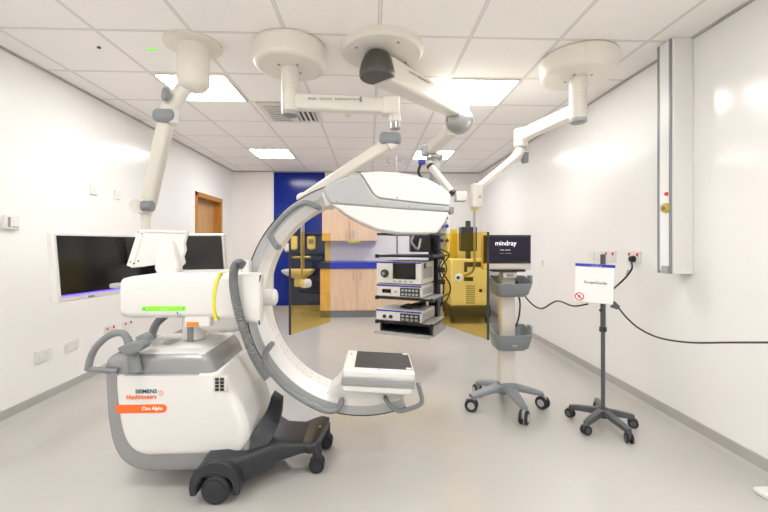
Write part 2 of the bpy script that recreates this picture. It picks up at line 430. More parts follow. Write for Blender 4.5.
q = P(354,245,UY+.05); tag(MB().box((q.x-.11,UY+.02,uz-.03),(q.x+.11,UY+.06,uz)).build('warning_strip','yellow'), 'yellow strip under the pale wood wall cabinet', 'strip')

# ---------------------------------------------------------------- big equipment cart seen through the right shield
EY = 6.0
a = P(451,306,EY); b_ = P(487,259,EY)
t = root('equipment_cart', ((a.x+b_.x)/2,EY+.25,0), 'white wheeled equipment cabinet in the far right corner behind amber shield', 'cart')
zc0 = P(470,306,EY).z
MB().box((a.x,EY,zc0),(b_.x,EY+.5,b_.z)).build('cabinet_body','white',t,bevel=.02)
MB().box((a.x-.03,EY-.04,.09),(b_.x+.05,EY+.54,zc0+.01)).build('base','dgrey',t,bevel=.02)
for xx in (a.x+.02, b_.x):
    for yy in (EY+.02, EY+.48):
        MB().cyl((xx-.02,yy,.05),(xx+.02,yy,.05),.05).build('wheel','rubber',t)
vb = P(466,304,EY); vt = P(475,285,EY)
v = MB(); 
for k in range(9):
    zz = vb.z + (vt.z-vb.z)*(k+.5)/9; v.box((vb.x,EY-.004,zz-.008),(vt.x,EY+.01,zz+.008))
v.build('vent','mgrey',t)
def onf(n,x0,y0,x1,y1,m,parent,Y=EY,d=.012,yb=.02):
    A = P(x0,y1,Y); B = P(x1,y0,Y); return MB().box((A.x,Y-d,A.z),(B.x,Y+yb,B.z)).build(n,m,parent)
onf('slot',464,262,481,267,'dgrey',t); onf('slot',464,277,473,281,'dgrey',t); onf('bracket',464,267,467,272,'dgrey',t); onf('switch',479,289,482,292,'dgrey',t)
mo = P(468,248,EY+.2)
zt_ = b_.z
md = MB().box((mo.x-.13,EY+.12,zt_+.12),(mo.x+.13,EY+.3,P(468,227,EY+.2).z)).build('top_unit','dgrey',t,bevel=.015)
MB().box((mo.x-.03,EY+.15,zt_),(mo.x+.03,EY+.25,zt_+.14)).build('neck','dgrey',t)
MB().cyl((mo.x,EY+.2,zt_+.3),(mo.x,EY+.2,P(468,221,EY+.2).z),.05,.04).build('knob','dgrey',md)
q = P(484,240,6.6)
tag(MB().box((P(450,200,6.65).x,6.6,0),(P(457,200,6.65).x,6.8,P(455,229,6.6).z)).build('storage_bin','brass',bevel=.01), 'tall narrow yellow bin behind the equipment cabinet', 'bin')

# ================================================================ ceiling arm 1 (displays)
def V(*a): return Vector(a)
c = PZ(193.5,44,CEIL)
t = root('ceiling_boom', c, 'leftmost ceiling-mounted cream arm carrying the black displays', 'ceiling arm')
MB().cyl(c,c-V(0,0,.02),.182,.186,48).build('ceiling_plate','cream',t,bevel=.004)
zb_ = P(194,91,c.y).z
MB().loft([[(c.x+r*math.cos(k*math.pi/20),c.y+r*math.sin(k*math.pi/20),z) for k in range(40)] for z,r in ((CEIL-.02,.10),(zb_+.09,.104),(zb_+.04,.1),(zb_+.012,.08),(zb_,.05))]).build('post_cover','cream',t)
j0 = P(187,84,c.y); j1 = P(172,107,c.y+.03)
MB().tube([j0,P(180,94,c.y),j1],.05,20).build('shoulder','cream',t,bevel=.0)
g = P(168,95,c.y-.05); MB().cyl(g,g+V(-.02,-.02,0),.045,.045).build('shoulder_cap','mgrey',t,bevel=.005)
MB().cyl(P(170,104,c.y+.03),P(169,112,c.y+.04),.058).build('collar','cream',t,bevel=.01)
jc = P(167,117,c.y+.04)
MB().box((jc.x-.075,jc.y-.07,jc.z-.045),(jc.x+.07,jc.y+.07,jc.z+.045)).build('elbow_joint','mgrey',t,bevel=.035,seg=4)
MB().cyl(P(174,108,c.y+.03),P(174,124,c.y+.03),.035).build('elbow_trim','white',t,bevel=.01)
e0 = P(166,121,c.y+.05); e1 = P(148,207,2.95)
MB().tube([e0,e0.lerp(e1,.5),e1],.06,4,rad=[.062,.066,.062]).build('spring_arm','cream',t,bevel=.02,seg=3)
MB().cyl(e1+V(-.03,-.09,0),e1+V(-.03,.05,0),.055).build('wrist_joint','cream',t,bevel=.006)
MB().cyl(e1+V(.0,-.07,0),e1+V(.075,-.07,0),.04).build('wrist_cap','mgrey',t,bevel=.006)
dd = P(147,262,2.97)
MB().cyl(e1+V(-.015,0,-.02),V(e1.x-.015,e1.y,dd.z),.036).build('drop_tube','cream',t)
# displays
def display(A, B, h, tilt, m, label, z, rim, strip=False, mount=None):
    """A left end, B right end of the panel (world XY), centre height z; screen looks towards the camera side"""
    A, B = Vector(A), Vector(B); d = (B-A); wdt = Vector((d.x,d.y)).length; yaw = math.atan2(d.y, d.x)
    c = (A+B)/2; c.z = z
    T = Matrix.Translation(c) @ Matrix.Rotation(yaw,4,'Z') @ Matrix.Rotation(tilt,4,'X')
    t = root('display', c, label, 'display', 'suspended displays')
    MB(T).box((-wdt/2,0,-h/2),(wdt/2,.05,h/2)).build('housing','white',t,bevel=.008)
    MB(T).box((-wdt/2+rim,-.003,-h/2+rim+.012),(wdt/2-rim,.01,h/2-rim)).build('screen',m,t)
    if strip:
        MB(T).box((-wdt/2+rim,-.005,-h/2+rim+.012),(wdt/2-.02,.0,-h/2+rim+.020)).build('glowing_strip','glow',t)
        MB(T).box((-.25,-.004,-h/2+.005),(-.21,.0,-h/2+.018)).build('badge','mgrey',t)
    return t, T
DA = P(55,267,2.42); DB = P(166,262,3.28)
display(DA,DB,.435,math.radians(-6),'screen','large glossy black display at left, angled along the wall',P(55,267,2.45).z-.0,.022,True)
DC = P(166,262,3.35); DD = P(225,262,3.32)
display(DC,DD,.42,math.radians(10),'screen_m','matt black display behind the control tablet, facing the camera',P(200,235,3.33).z-.2,.016)
yk = MB(); yk.tube([V(e1.x-.015,e1.y,dd.z+.02), V(e1.x,3.25,dd.z), V(e1.x+.02,3.5,dd.z)],.025)
yk.build('display_bracket','cream',t)
MB().tube([V(e1.x+.02,3.5,dd.z), V(DC.x+.2,3.42,dd.z)],.022).build('display_bracket','cream',t)

# ================================================================ ceiling arm 2 + left amber shield
def drum(t, c, r, hgt):
    MB().loft([[(c.x+q*math.cos(k*math.pi/32),c.y+q*math.sin(k*math.pi/32),z) for k in range(64)] for z,q in
        ((CEIL,r),(CEIL-hgt,r*.93))]).build('ceiling_cover','cream',t,bevel=.03,seg=5)
def post(t, c, ztop, zbot, r):
    MB().cyl((c.x,c.y,ztop),(c.x,c.y,zbot+.03),r,seg=40).build('post','cream',t)
    MB().cyl((c.x,c.y,zbot+.03),(c.x,c.y,zbot+.005),r*1.0,r*.98,40).build('end_ring','lgrey',t)
    MB().cyl((c.x,c.y,zbot+.006),(c.x,c.y,zbot),r*.8,seg=40).build('end_cap','mgrey',t)
    for k in range(4):
        a = math.radians(45+90*k); q = V(c.x+math.cos(a)*r*1.5,c.y+math.sin(a)*r*1.5,ztop+.002)
        MB().cyl(q,q-V(0,0,.008),.009,seg=10).build('bolt','mgrey',t)
    rr = MB()
    for z in (ztop-.12, ztop-.15): rr.cyl((c.x,c.y,z),(c.x,c.y,z-.003),r*1.012,seg=40)
    rr.build('seam_ring','beige',t)
def shield(A, B, z0, z1, clamp, ctop, label):
    """amber pane between plan points A (near) and B (far), with bracket"""
    A, B = Vector(A), Vector(B); A.z = B.z = 0; d = (B-A).normalized(); n = V(-d.y, d.x, 0)
    t = root('radiation_shield', V(*( (A+B)/2 ).xy, z0), label, 'shield', 'hanging amber shields')
    L = (B-A).length; T = Matrix.Translation(A) @ Matrix.Rotation(math.atan2(d.y,d.x),4,'Z')
    MB(T).box((0,-.004,z0),(L,.004,z1)).build('amber_pane','amber',t)
    MB(T).box((-.006,-.007,z0),(.004,.007,z1)).build('edge_strip','dgrey',t)
    return t, n
c2 = PZ(290,47,CEIL)
t = root('ceiling_boom', c2, 'middle cream ceiling arm from a deep drum, horizontal then sloping down left', 'ceiling arm')
drum(t,c2,.255,.15); zB = P(291,116,c2.y).z; post(t,c2,CEIL-.148,zB,.058)
za = zB+.095; a1 = P(398,104,c2.y+.06); a1.z = za
MB().loft([[V(c2.x+.03,0,0)+V(u*(a1.x-c2.x-.02),c2.y+u*.06+dy,za+dz) for dy,dz in rrect(-.042,.042,-.052,.052,.015,4)] for u in (0,.98)]).build('horizontal_arm','cream',t)
MB().box((a1.x-.12,a1.y-.055,za-.062),(a1.x+.01,a1.y+.055,za+.062)).build('arm_end','cream',t,bevel=.015,seg=3)
text('lettering','IIIIIII  OOO  IIIIIIIIIIIIIIIIIIIII','teal',t,facing(P(308,99.5,c2.y-.04)),.36,.014)
q = P(361,101,c2.y-.0); MB().cyl(q+V(0,-.06,0),q+V(0,0,0),.008,seg=10).build('bolt','mgrey',t)
jx = P(395,115,a1.y)
MB().cyl((jx.x,a1.y,za-.06),(jx.x,a1.y,P(394,122,a1.y).z),.042).build('neck','cream',t)
MB().cyl((jx.x,a1.y,P(394,121,a1.y).z),(jx.x,a1.y,P(394,129,a1.y).z),.035).build('neck_ring','steel',t)
jz = P(390,135,a1.y)
MB().box((P(379,135,a1.y).x,a1.y-.06,P(0,141,a1.y).z),(P(401,135,a1.y).x,a1.y+.06,P(0,129,a1.y).z)).build('elbow_joint','mgrey',t,bevel=.03,seg=4)
k0 = P(391,142,a1.y); k1 = P(304,198,3.06)
MB().cyl(P(397,139,a1.y),P(387,147,a1.y),.04).build('elbow_trim','cream',t,bevel=.01)
MB().tube([k0,k0.lerp(k1,.5),k1],.045,4,rad=[.058,.056,.05]).build('spring_arm','cream',t,bevel=.018,seg=3)
MB().ell(k1,(.06,.05,.045)).build('wrist_joint','cream',t)
zl0, zl1 = .57, 1.345
plA = P(290,300,2.90); plB = P(330,300,3.36)
pb = P(302,281,3.07)
MB().tube(smoothpts([V(pb.x,3.06,k1.z),V(pb.x,3.06,k1.z-.2),V(pb.x,3.06,pb.z+.12),V(pb.x+.01,3.06,pb.z+.03),V(pb.x+.05,3.09,pb.z-.02)]),.009).build('drop_pole','steel',t)
tL, nL = shield(plA,plB,zl0,zl1,None,None,'amber transparent shield hanging at left, inside the C-shaped arm')
u_ = .24; cc = plA.lerp(plB,.36); cc.z = pb.z-.02
MB().cyl(V(cc.x-.03,cc.y-.012,cc.z),V(cc.x+.03,cc.y+.0,cc.z)+V(-.005,.035,0),.035).build('clamp','white',tL,bevel=.008)

# ================================================================ ceiling arm 4 + right amber shield
c4 = PZ(578,58,CEIL)
t = root('ceiling_boom', c4, 'rightmost cream ceiling arm, reaching back left to the right amber shield', 'ceiling arm')
drum(t,c4,.27,.15); post(t,c4,CEIL-.148,zB,.06)
a4 = PZ(521,136,za)
d4 = (a4-V(c4.x,c4.y,za)); d4.normalize(); n4 = V(-d4.y,d4.x,0)
s0 = V(c4.x,c4.y,za)+d4*.02
MB().loft([[p_+n4*dy+V(0,0,dz) for dy,dz in rrect(-.042,.042,-.05,.05,.015,4)] for p_ in (s0,a4)]).build('horizontal_arm','cream',t)
MB().cyl(a4+V(0,0,.06),a4-V(0,0,.1),.06).build('arm_end','cream',t,bevel=.012)
MB().cyl(a4-V(0,0,.1),a4-V(0,0,.16),.04).build('neck_ring','steel',t)
MB().cyl(P(524,153,a4.y),P(525,163,a4.y),.042,.03).build('elbow_joint','mgrey',t,bevel=.008)
for u in (.3,.55,.8):
    q = s0.lerp(a4,u)-n4*-.043+V(0,0,.0); MB().cyl(q,q+n4*.004,.01,seg=10).build('bolt','beige',t)
k0 = P(519,155,a4.y); k1 = P(478,188,2.86)
MB().cyl(P(521,150,a4.y),P(514,160,a4.y-.02),.045).build('elbow_trim','cream',t,bevel=.01)
MB().tube([k0,k0.lerp(k1,.5),k1],.04,4,rad=[.046,.04,.034]).build('spring_arm','cream',t,bevel=.014,seg=3)
MB().box((k1.x-.05,k1.y-.04,P(0,206,2.86).z),(k1.x+.025,k1.y+.04,k1.z+.03)).build('wrist_joint','cream',t,bevel=.012,seg=3)
q = P(479,197,2.84); MB().cyl(q,q+V(0,-.03,0),.008,seg=10).build('bolt','mgrey',t)
pp = P(474.5,210,2.86)
MB().cyl((pp.x,pp.y,pp.z),(pp.x,pp.y,pp.z+.03),.024).build('pole_collar','brass',t)
prA = P(488,300,2.65); prB = P(443,300,3.17)
cl = P(461,277,2.93)
MB().tube(smoothpts([pp+V(0,0,.02),V(pp.x,pp.y,1.2),V(pp.x,pp.y,P(0,264,2.86).z),P(472,272,2.9),cl]),.009).build('drop_pole','steel',t)
tR, nR = shield(prA,prB,.582,1.335,None,None,'amber transparent shield hanging at right beside the patient monitor')
MB().cyl(cl+V(-.035,-.06,0),cl+V(.0,.01,0),.03,.026).build('clamp','white',tR,bevel=.008)
MB().cyl(cl+V(-.04,-.065,0),cl+V(-.03,-.055,0),.012).build('clamp_screw','dgrey',tR)

# ================================================================ pendant (arm 3 + shelf tower)
c3 = PZ(382,48,CEIL)
# frame of the shelf tower
RA = P(377,320,3.72); RB = P(432,323,3.47); RA.z = RB.z = 0
ryaw = math.atan2(RB.y-RA.y, RB.x-RA.x); RW = (RB-RA).length; RD = .44
TR = Matrix.Translation(RA) @ Matrix.Rotation(ryaw,4,'Z')     # local: x along front, y into depth
t = root('ceiling_pendant', c3, 'ceiling pendant with wide cream arm, grey column and black equipment shelves', 'pendant')
pend = t
MB().loft([[(c3.x+q*math.cos(k*math.pi/32),c3.y+q*math.sin(k*math.pi/32),z) for k in range(64)] for z,q in ((CEIL,.285),(CEIL-.03,.285),(CEIL-.05,.265))]).build('ceiling_plate','cream',t)
for k in range(4):
    a = math.radians(30+90*k); q = V(c3.x+math.cos(a)*.2,c3.y+math.sin(a)*.2,CEIL-.048)
    MB().cyl(q,q-V(0,0,.006),.009,seg=10).build('bolt','mgrey',t)
zA = 2.455
kn = V(P(377,65,c3.y).x,c3.y-.03,0)
MB().loft([[(kn.x+q*math.cos(k*math.pi/20),kn.y+q*math.sin(k*math.pi/20),z) for k in range(40)] for z,q in ((CEIL-.05,.06),(CEIL-.07,.085),(zA+.03,.108),(zA-.03,.122),(zA-.06,.122),(zA-.07,.115))]).build('arm_root_cover','taupe',t)
e3 = PZ(459,111,zA); d3 = (e3-V(kn.x,kn.y,zA)); d3.normalize(); n3 = V(-d3.y,d3.x,0); s0 = V(kn.x,kn.y,zA)+d3*.06
MB().loft([[p_+n3*dy+V(0,0,dz) for dy,dz in rrect(-w_,w_,-h_,h_,.025,4)] for p_,w_,h_ in ((s0,.085,.09),(s0.lerp(e3,.5),.075,.08),(e3,.07,.07))]).build('upper_arm','cream',t)
tl = s0.lerp(e3,.18)+n3*-.0855+V(0,0,.03)
Tt = Matrix.Translation(tl) @ Matrix.Rotation(math.atan2(d3.y,d3.x),4,'Z') @ Matrix.Rotation(math.pi/2,4,'X')
text('lettering','OOO IIIIIIIIIIIIIIII','ink',t,Tt,.26,.014)
ec = V(e3.x,e3.y,zA-.09)
MB().ell((ec.x,ec.y,ec.z),(.125,.125,.12),32).build('elbow_cover','steel',t)
MB().cyl((ec.x,ec.y,zA-.07),(ec.x,ec.y,zA+.05),.1,.085).build('elbow_collar','cream',t,bevel=.01)
qq = P(448,116,ec.y-.02); MB().box((qq.x-.012,qq.y-.03,qq.z-.06),(qq.x+.012,qq.y+.03,qq.z+.04)).build('joint_insert','teal',t)
col = P(434.5,170,3.93); colx, coly = col.x, col.y
zc_ = P(0,151,3.93).z
l0_ = V(ec.x-.06,ec.y,zc_+.075); l1_ = V(colx-.04,coly,zc_+.05)
ll = (l1_-l0_).normalized(); nn = V(-ll.y,ll.x,0)
MB().loft([[p_+nn*dy+V(0,0,dz) for dy,dz in rrect(-.055,.055,-.055,.055,.02,4)] for p_ in (l0_+V(0,0,.05),l1_)]).build('lower_arm','cream',t)
MB().cyl(V(l1_.x-.03,l1_.y,l1_.z-.06),V(l1_.x-.03,l1_.y,l1_.z+.05),.07).build('arm_end_trim','lgrey',t,bevel=.012)
MB().cyl((colx,coly,zc_),(colx,coly,zc_-.05),.085,.085).build('column_cap','steel',t,bevel=.01)
MB().cyl((colx,coly,zc_-.05),(colx,coly,1.36),.06).build('column','sgrey',t)
MB().box((-.05,-.05,.45),(.05,.05,1.40),Matrix.Translation((colx+.0,coly+.0,0)) @ Matrix.Rotation(ryaw,4,'Z')).build('shelf_column','black',t,bevel=.004)
for z,nm in ((1.348,0),(1.145,1),(.745,2),(.515,3)):
    s = MB(TR)
    if nm == 0:
        s.box((0,0,z-.012),(RW,.03,z+.008)); s.box((RW-.02,0,z-.012),(RW,RD,z+.008)); s.box((0,0,z-.012),(.02,RD,z+.008)); s.box((0,RD-.03,z-.012),(RW,RD,z+.008))
        s.build('top_rail','black',t)
    else:
        s.box((0,0,z-.018),(RW,RD,z)).build('shelf','lgrey' if nm > 1 else 'dgrey',t,bevel=.003)
        r_ = MB(TR); r_.box((-.006,-.012,z-.02),(RW+.006,.0,z+.0)); r_.box((RW,-.012,z-.02),(RW+.012,RD+.12,z-.003)); r_.build('shelf_rail','black',t)
        for xx in (.0,RW-.005):
            MB(TR).box((xx-.012,-.02,z-.028),(xx+.02,.012,z+.006)).build('rail_end','rubber',t,bevel=.003)
# drawer box under the bottom shelf
s = MB(TR); s.box((.02,.03,.40),(RW,RD,.42)); s.box((.02,.03,.40),(.04,RD,.50)); s.box((RW-.03,.03,.40),(RW,RD,.50)); s.box((.02,RD-.02,.4),(RW,RD,.5))
s.build('drawer_box','dgrey',t)
MB(TR).box((.0,-.06,.395),(RW,.25,.41)).box((.0,-.065,.395),(RW,-.055,.425)).build('drawer_tray','lgrey',t,bevel=.003)
MB(TR).box((RW-.001,.02,.40),(RW+.012,RD,.5)).build('side_panel','sgrey',t)
# service head with outlets
sh0 = P(444.5,230,4.02)
Tsv = Matrix.Translation((sh0.x,sh0.y,0)) @ Matrix.Rotation(ryaw,4,'Z')
MB(Tsv).box((-.075,-.05,1.16),(.045,.06,1.62)).build('service_head','white',t,bevel=.006)
for (ppx,ppy) in ((446.5,218),(442,226),(447,226),(442,240.5),(447,240.5),(446.5,210)):
    q = P(ppx,ppy,3.93); MB().cyl(q+V(-.0,.07,0),q+V(.0,-.01,0),.017,seg=16).build('gas_outlet','bluetrim',t)
MB(Tsv).cyl((-.01,-.0,1.60),(-.01,-.0,1.75),.03).build('service_neck','lgrey',t)
# hanging cables beside the black column
for i,(dx,w_) in enumerate(((.05,.02),(.075,-.03),(.09,.04),(-.06,.03))):
    pts = smoothpts([V(colx+dx-.05,coly-.07,1.2),V(colx+dx+w_,coly-.1,1.14),V(colx+dx-w_,coly-.1,1.0),V(colx+dx+w_*1.4,coly-.09,.82),V(colx+dx,coly-.07,.62)],6)
    MB().tube(pts,.008,8).build('cable','cable',t)
for z in (1.12,.99,.87):
    MB().box((colx+.02,coly-.11,z-.025),(colx+.09,coly-.05,z+.025)).build('cable_clip','black',t,bevel=.008)
MB().box((colx-.26,coly-.14,1.17),(colx-.06,coly+.02,1.34)).build('control_block','black',t,bevel=.01)
MB().tube(smoothpts([V(colx-.24,coly-.2,1.33),V(colx-.26,coly-.22,1.27),V(colx-.2,coly-.22,1.2),V(colx-.17,coly-.2,1.3)]),.012,10).build('camera_holder','steel',t)
q = P(390,236,3.75); 
# infusion pole with hooks
ip = P(397,200,3.95)
s = MB(); s.cyl((ip.x,ip.y,1.14),(ip.x,ip.y,P(0,153,3.95).z),.009)
zt2 = P(0,157,3.95).z
s.build('infusion_pole','steel',t)
for a in (10,100,190):
    r_ = math.radians(a); dx, dy = math.cos(r_), math.sin(r_)
    MB().tube(smoothpts([V(ip.x,ip.y,zt2),V(ip.x+dx*.04,ip.y+dy*.04,zt2-.01),V(ip.x+dx*.07,ip.y+dy*.07,zt2+.02),V(ip.x+dx*.1,ip.y+dy*.1,zt2-.005),V(ip.x+dx*.09,ip.y+dy*.09,zt2-.035),V(ip.x+dx*.07,ip.y+dy*.07,zt2-.02)],5),.0035,8).build('hook','steel',t)
# short spring arm on the column
m0 = P(428,163,3.86); m1 = P(453,194,3.7)
MB().cyl(m0+V(.06,.05,0),m0+V(-.05,-.0,0),.035).build('side_arm_hub','cream',t)
MB().tube([m0,m1],.035,20).build('side_arm','cream',t)
MB().cyl(m0.lerp(m1,.08),m0.lerp(m1,.14),.04).build('side_arm_ring','black',t)
MB().cyl(m0.lerp(m1,.93),m1,.038).build('side_arm_ring','black',t)
q = P(461,197,3.7); MB().box((q.x-.06,q.y-.05,q.z-.045),(q.x+.045,q.y+.05,q.z+.045)).build('side_arm_head','white',t,bevel=.01)
MB().box((m0.x-.1,m0.y-.05,m0.z-.02),(m0.x-.03,m0.y+.0,m0.z+.03)).build('blue_clip','bluetrim',t,bevel=.008)
MB().tube(smoothpts([m0+V(-.07,-.02,0),m0+V(-.1,-.03,-.1),m0+V(-.05,-.03,-.18),m0+V(.0,-.02,-.24)]),.014,10).build('looped_cable','cable',t)
q = P(450.5,208,3.6); 

# devices on the shelves
def device(zb, h, x0, x1, d, label, name, cat, build):
    o = TR @ V((x0+x1)/2, d/2, zb); t = root(name, o, label, cat)
    MB(TR).box((x0,.0,zb+.006),(x1,d,zb+h)).build('case','beige',t,bevel=.006)
    MB(TR).box((x0+.004,-.006,zb+.008),(x1-.004,.002,zb+h-.004)).build('front_panel','white',t,bevel=.003)
    MB(TR).box((x0+.002,-.008,zb+h-.018),(x1-.002,-.003,zb+h-.004)).build('blue_band','bluetrim',t)
    f = MB(TR)
    for xx in (x0+.03,x1-.03):
        for yy in (.04,d-.04): f.cyl((xx,yy,zb),(xx,yy,zb+.012),.014,seg=12)
    f.build('feet','rubber',t)
    v = MB(TR)
    for k in range(10):
        yy = .05+k*(d-.1)/10; v.box((x1-.001,yy,zb+h*.25),(x1+.002,yy+.012,zb+h*.75))
    v.build('side_vents','mgrey',t)
    build(t); return t
dx1 = RW*.82
def bA(t):
    z = zd1
    MB(TR).box((.17,-.012,z+.05),(.40,-.005,z+.20)).build('screen','screen',t,bevel=.003)
    MB(TR).cyl((.09,-.006,z+.10),(.09,-.03,z+.10),.038,seg=24).build('socket_ring','dgrey',t)
    MB(TR).cyl((.09,-.03,z+.10),(.09,-.045,z+.10),.018,seg=20).build('socket_core','steel',t)
    b = MB(TR)
    for k in range(4): b.box((.17+k*.055,-.01,z+.022),(.205+k*.055,-.005,z+.034))
    b.build('buttons','mgrey',t)
    MB(TR).box((dx1+.0,.06,z+.15),(dx1+.006,.12,z+.20)).build('side_socket','dgrey',t)
def bB(t):
    z = zd2
    MB(TR).box((.06,-.01,z+.04),(.15,-.005,z+.075)).build('display_window','screen',t)
    q = MB(TR).box((.245,-.01,z+.015),(.44,-.005,z+.095)).build('key_panel','dgrey',t)
    b = MB(TR)
    for k in range(5):
        for j in range(2): b.box((.26+k*.035,-.013,z+.025+j*.036),(.282+k*.035,-.009,z+.045+j*.036))
    b.build('keys','lgrey',q)
    MB(TR).cyl((.2,-.006,z+.055),(.2,-.018,z+.055),.012,seg=14).build('knob','lgrey',t)
def bC(t):
    z = zd3
    for xx in (.085,.15): MB(TR).cyl((xx,-.006,z+.045),(xx,-.02,z+.045),.017,seg=18).build('port','dgrey',t)
    q = MB(TR).box((.245,-.01,z+.012),(.44,-.005,z+.085)).build('key_panel','dgrey',t)
    b = MB(TR)
    for k in range(4):
        for j in range(2): b.box((.258+k*.045,-.013,z+.02+j*.032),(.285+k*.045,-.009,z+.038+j*.032))
    b.build('keys','lgrey',q)
zd2 = .745; zd1 = .745+.125; zd3 = .515
device(zd2,.12,.0,dx1,.40,'slim grey medical unit with dark key panel, under the screen unit','insufflator','medical device',bB)
device(zd1,.215,-.005,dx1,.38,'tall grey medical unit with small black screen and round socket','endoscopy_processor','medical device',bA)
device(zd3,.11,-.01,dx1,.42,'slim grey medical unit with two ports on the lowest shelf','light_source','medical device',bC)
# cables coiled on lowest device
o = TR @ V(.27,.2,zd3+.11)
t = root('coiled_cable', o, 'black cables lying in a tangle on the lowest medical unit', 'cable')
for k in range(3):
    pts = smoothpts([TR @ V(.2+.05*k,.12,zd3+.12),TR @ V(.25+.04*k,.2,zd3+.14),TR @ V(.33,.16+.05*k,zd3+.125),TR @ V(.40,.28,zd3+.13+.02*k),TR @ V(.30-.03*k,.33,zd3+.12)],6)
    MB().tube(pts,.009,8).build('cable_loop','cable',t)
MB(TR).box((.22,.10,zd3+.11),(.32,.2,zd3+.135)).build('connector','black',t,bevel=.008)

# ================================================================ casters
def caster(t, x, y, r, ang, stem_z, m_side='lgrey', tread='rubber', name='caster', w_=.018):
    c = V(x,y,r); a = V(math.cos(ang),math.sin(ang),0); fw = V(-a.y,a.x,0)
    o = MB().cyl(c+V(0,0,r*.6)+fw*r*.3,V(x,y,stem_z)+fw*r*.3,r*.28,seg=14).box((-w_*.5,-r*.6,-r*.1),(w_*.5,r*.5,r*1.05),Matrix.Translation(c) @ Matrix.Rotation(ang,4,'Z')).build(name,m_side,t,bevel=.003)
    for s_ in (-1,1):
        wh = MB().cyl(c+a*s_*w_*.6,c+a*s_*w_*1.6,r,seg=28).build('wheel',tread,o,bevel=.004)
        MB().cyl(c+a*s_*w_*1.5,c+a*s_*w_*1.75,r*.55,seg=20).build('hub',m_side,wh)
# ================================================================ patient monitor trolley
Yt = 2.98; bc = P(508,383,Yt)
cas = [(471.5,411),(524,424),(542.5,408.5),(503,393),(477.5,396)]
cpos = [PZ(a,b,0) for a,b in cas]
tcx = sum(q.x for q in cpos)/5; tcy = sum(q.y for q in cpos)/5
pcx = P(506.5,340,tcy).x
t = root('monitor_trolley', (pcx,tcy,0), 'patient monitor on a white column with grey baskets and wheeled star base', 'monitor trolley')
hubz = .17
MB().cyl((pcx,tcy,.12),(pcx,tcy,.19),.085,.07).build('base_hub','bgrey',t,bevel=.012)
for q in cpos:
    d = V(q.x-pcx,q.y-tcy,0); L = d.length; d.normalize(); n = V(-d.y,d.x,0)
    R = []
    for u, hw, zt__, zb2 in ((.02,.05,.18,.13),(.4,.042,.165,.125),(.8,.032,.14,.105),(1.02,.026,.125,.10)):
        p_ = V(pcx,tcy,0)+d*L*u
        R.append([p_+n*a_+V(0,0,zz) for a_,zz in rrect(-hw,hw,zb2,zt__,.012,3)])
    MB().loft(R).build('leg','bgrey',t)
    caster(t,q.x,q.y,.048,math.atan2(d.y,d.x)+.9,.11)
zt_c = P(0,279,tcy).z
MB().rings([(.17,pcx-.06,pcx+.06,tcy-.045,tcy+.045,.018),(zt_c,pcx-.055,pcx+.055,tcy-.04,tcy+.04,.018)]).build('column','pcream',t)
def basket(y0, y1, hw, Ty):
    z1 = P(0,y0,Ty).z; z0 = P(0,y1,Ty).z; hw_b = hw*.86; cy = Ty+.07
    o = MB()
    R = [[(x,y,z) for x,y in rrect(pcx-a,pcx+a,cy-b,cy+b,.035,5)] for z,a,b in ((z0,hw_b-.02,.06),(z0+.02,hw_b,.08),(z1,hw,.105),(z1,hw-.008,.097),(z0+.03,hw_b-.008,.072),(z0+.015,hw_b-.025,.055))]
    R = [[(x,y,z-(.05*max(0,(cy-y)/.105)*(1 if k_ in (2,3) else .0))) for x,y,z in rg_] for k_,rg_ in enumerate(R)]
    b = o.loft(R).build('basket','bgrey',t)
    for s_ in (1,):
        MB().box((pcx+s_*hw-.0,cy-.03,z1-.04),(pcx+s_*(hw+.02),cy+.03,z1+.01)).build('side_hook','mgrey',b,bevel=.004)
    MB().box((pcx-.09,cy-.115,z1-.0),(pcx+.09,cy-.1,z1+.008)).build('rim','lgrey',b) if False else None
    return b
b = basket(279,300,.143,tcy-.14)
b = basket(333,357,.143,tcy-.14)
text('lettering','GCX','wink',b,facing(V(pcx-.02,tcy-.18,P(0,355,tcy-.14).z+.03)),.035)
# display
Ym = tcy-.08; mx0 = P(483,250,Ym).x; mx1 = P(531,250,Ym).x; mz1 = P(0,234,Ym).z; mz0 = P(0,271,Ym).z; mzb = P(0,264.5,Ym).z
mo = MB().box((mx0,Ym,mz0),(mx1,Ym+.06,mz1)).build('monitor','pcream',t,bevel=.008)
MB().box((mx0+.003,Ym-.006,mzb),(mx1-.003,Ym+.004,mz1-.004)).build('bezel','black',mo,bevel=.003)
def mindray_screen():
    m = mat('lit_screen', (.006,.004,.014), .15, spec=.3); nt = m.node_tree; bb = nt.nodes['Principled BSDF']
    tc = nt.nodes.new('ShaderNodeTexCoord'); mp = nt.nodes.new('ShaderNodeMapping'); gr = nt.nodes.new('ShaderNodeTexGradient')
    mp.inputs['Rotation'].default_value = (0, math.pi/2, 0); mp.inputs['Location'].default_value = (1.0,0,0)
    nt.links.new(tc.outputs['Generated'], mp.inputs[0]); nt.links.new(mp.outputs[0], gr.inputs[0])
    cr = nt.nodes.new('ShaderNodeValToRGB'); cr.color_ramp.elements[0].color = (.006,.003,.02,1); cr.color_ramp.elements[1].color = (.003,.002,.005,1)
    nt.links.new(gr.outputs[0], cr.inputs[0]); nt.links.new(cr.outputs[0], bb.inputs['Emission Color']); bb.inputs['Emission Strength'].default_value = 1
    return m
MB().box((mx0+.016,Ym-.008,mzb+.014),(mx1-.014,Ym-.005,mz1-.018)).build('screen',mindray_screen(),mo)
lx = P(495.5,250,Ym-.01)
text('screen_lettering','mindray','logo',mo,facing(V(lx.x,Ym-.0085,P(0,247,Ym).z)),P(516,250,Ym).x-lx.x)
text('screen_lettering','---- -----','logo',mo,facing(V(P(500,0,Ym).x,Ym-.0085,P(0,250.5,Ym).z)),.075,.003)
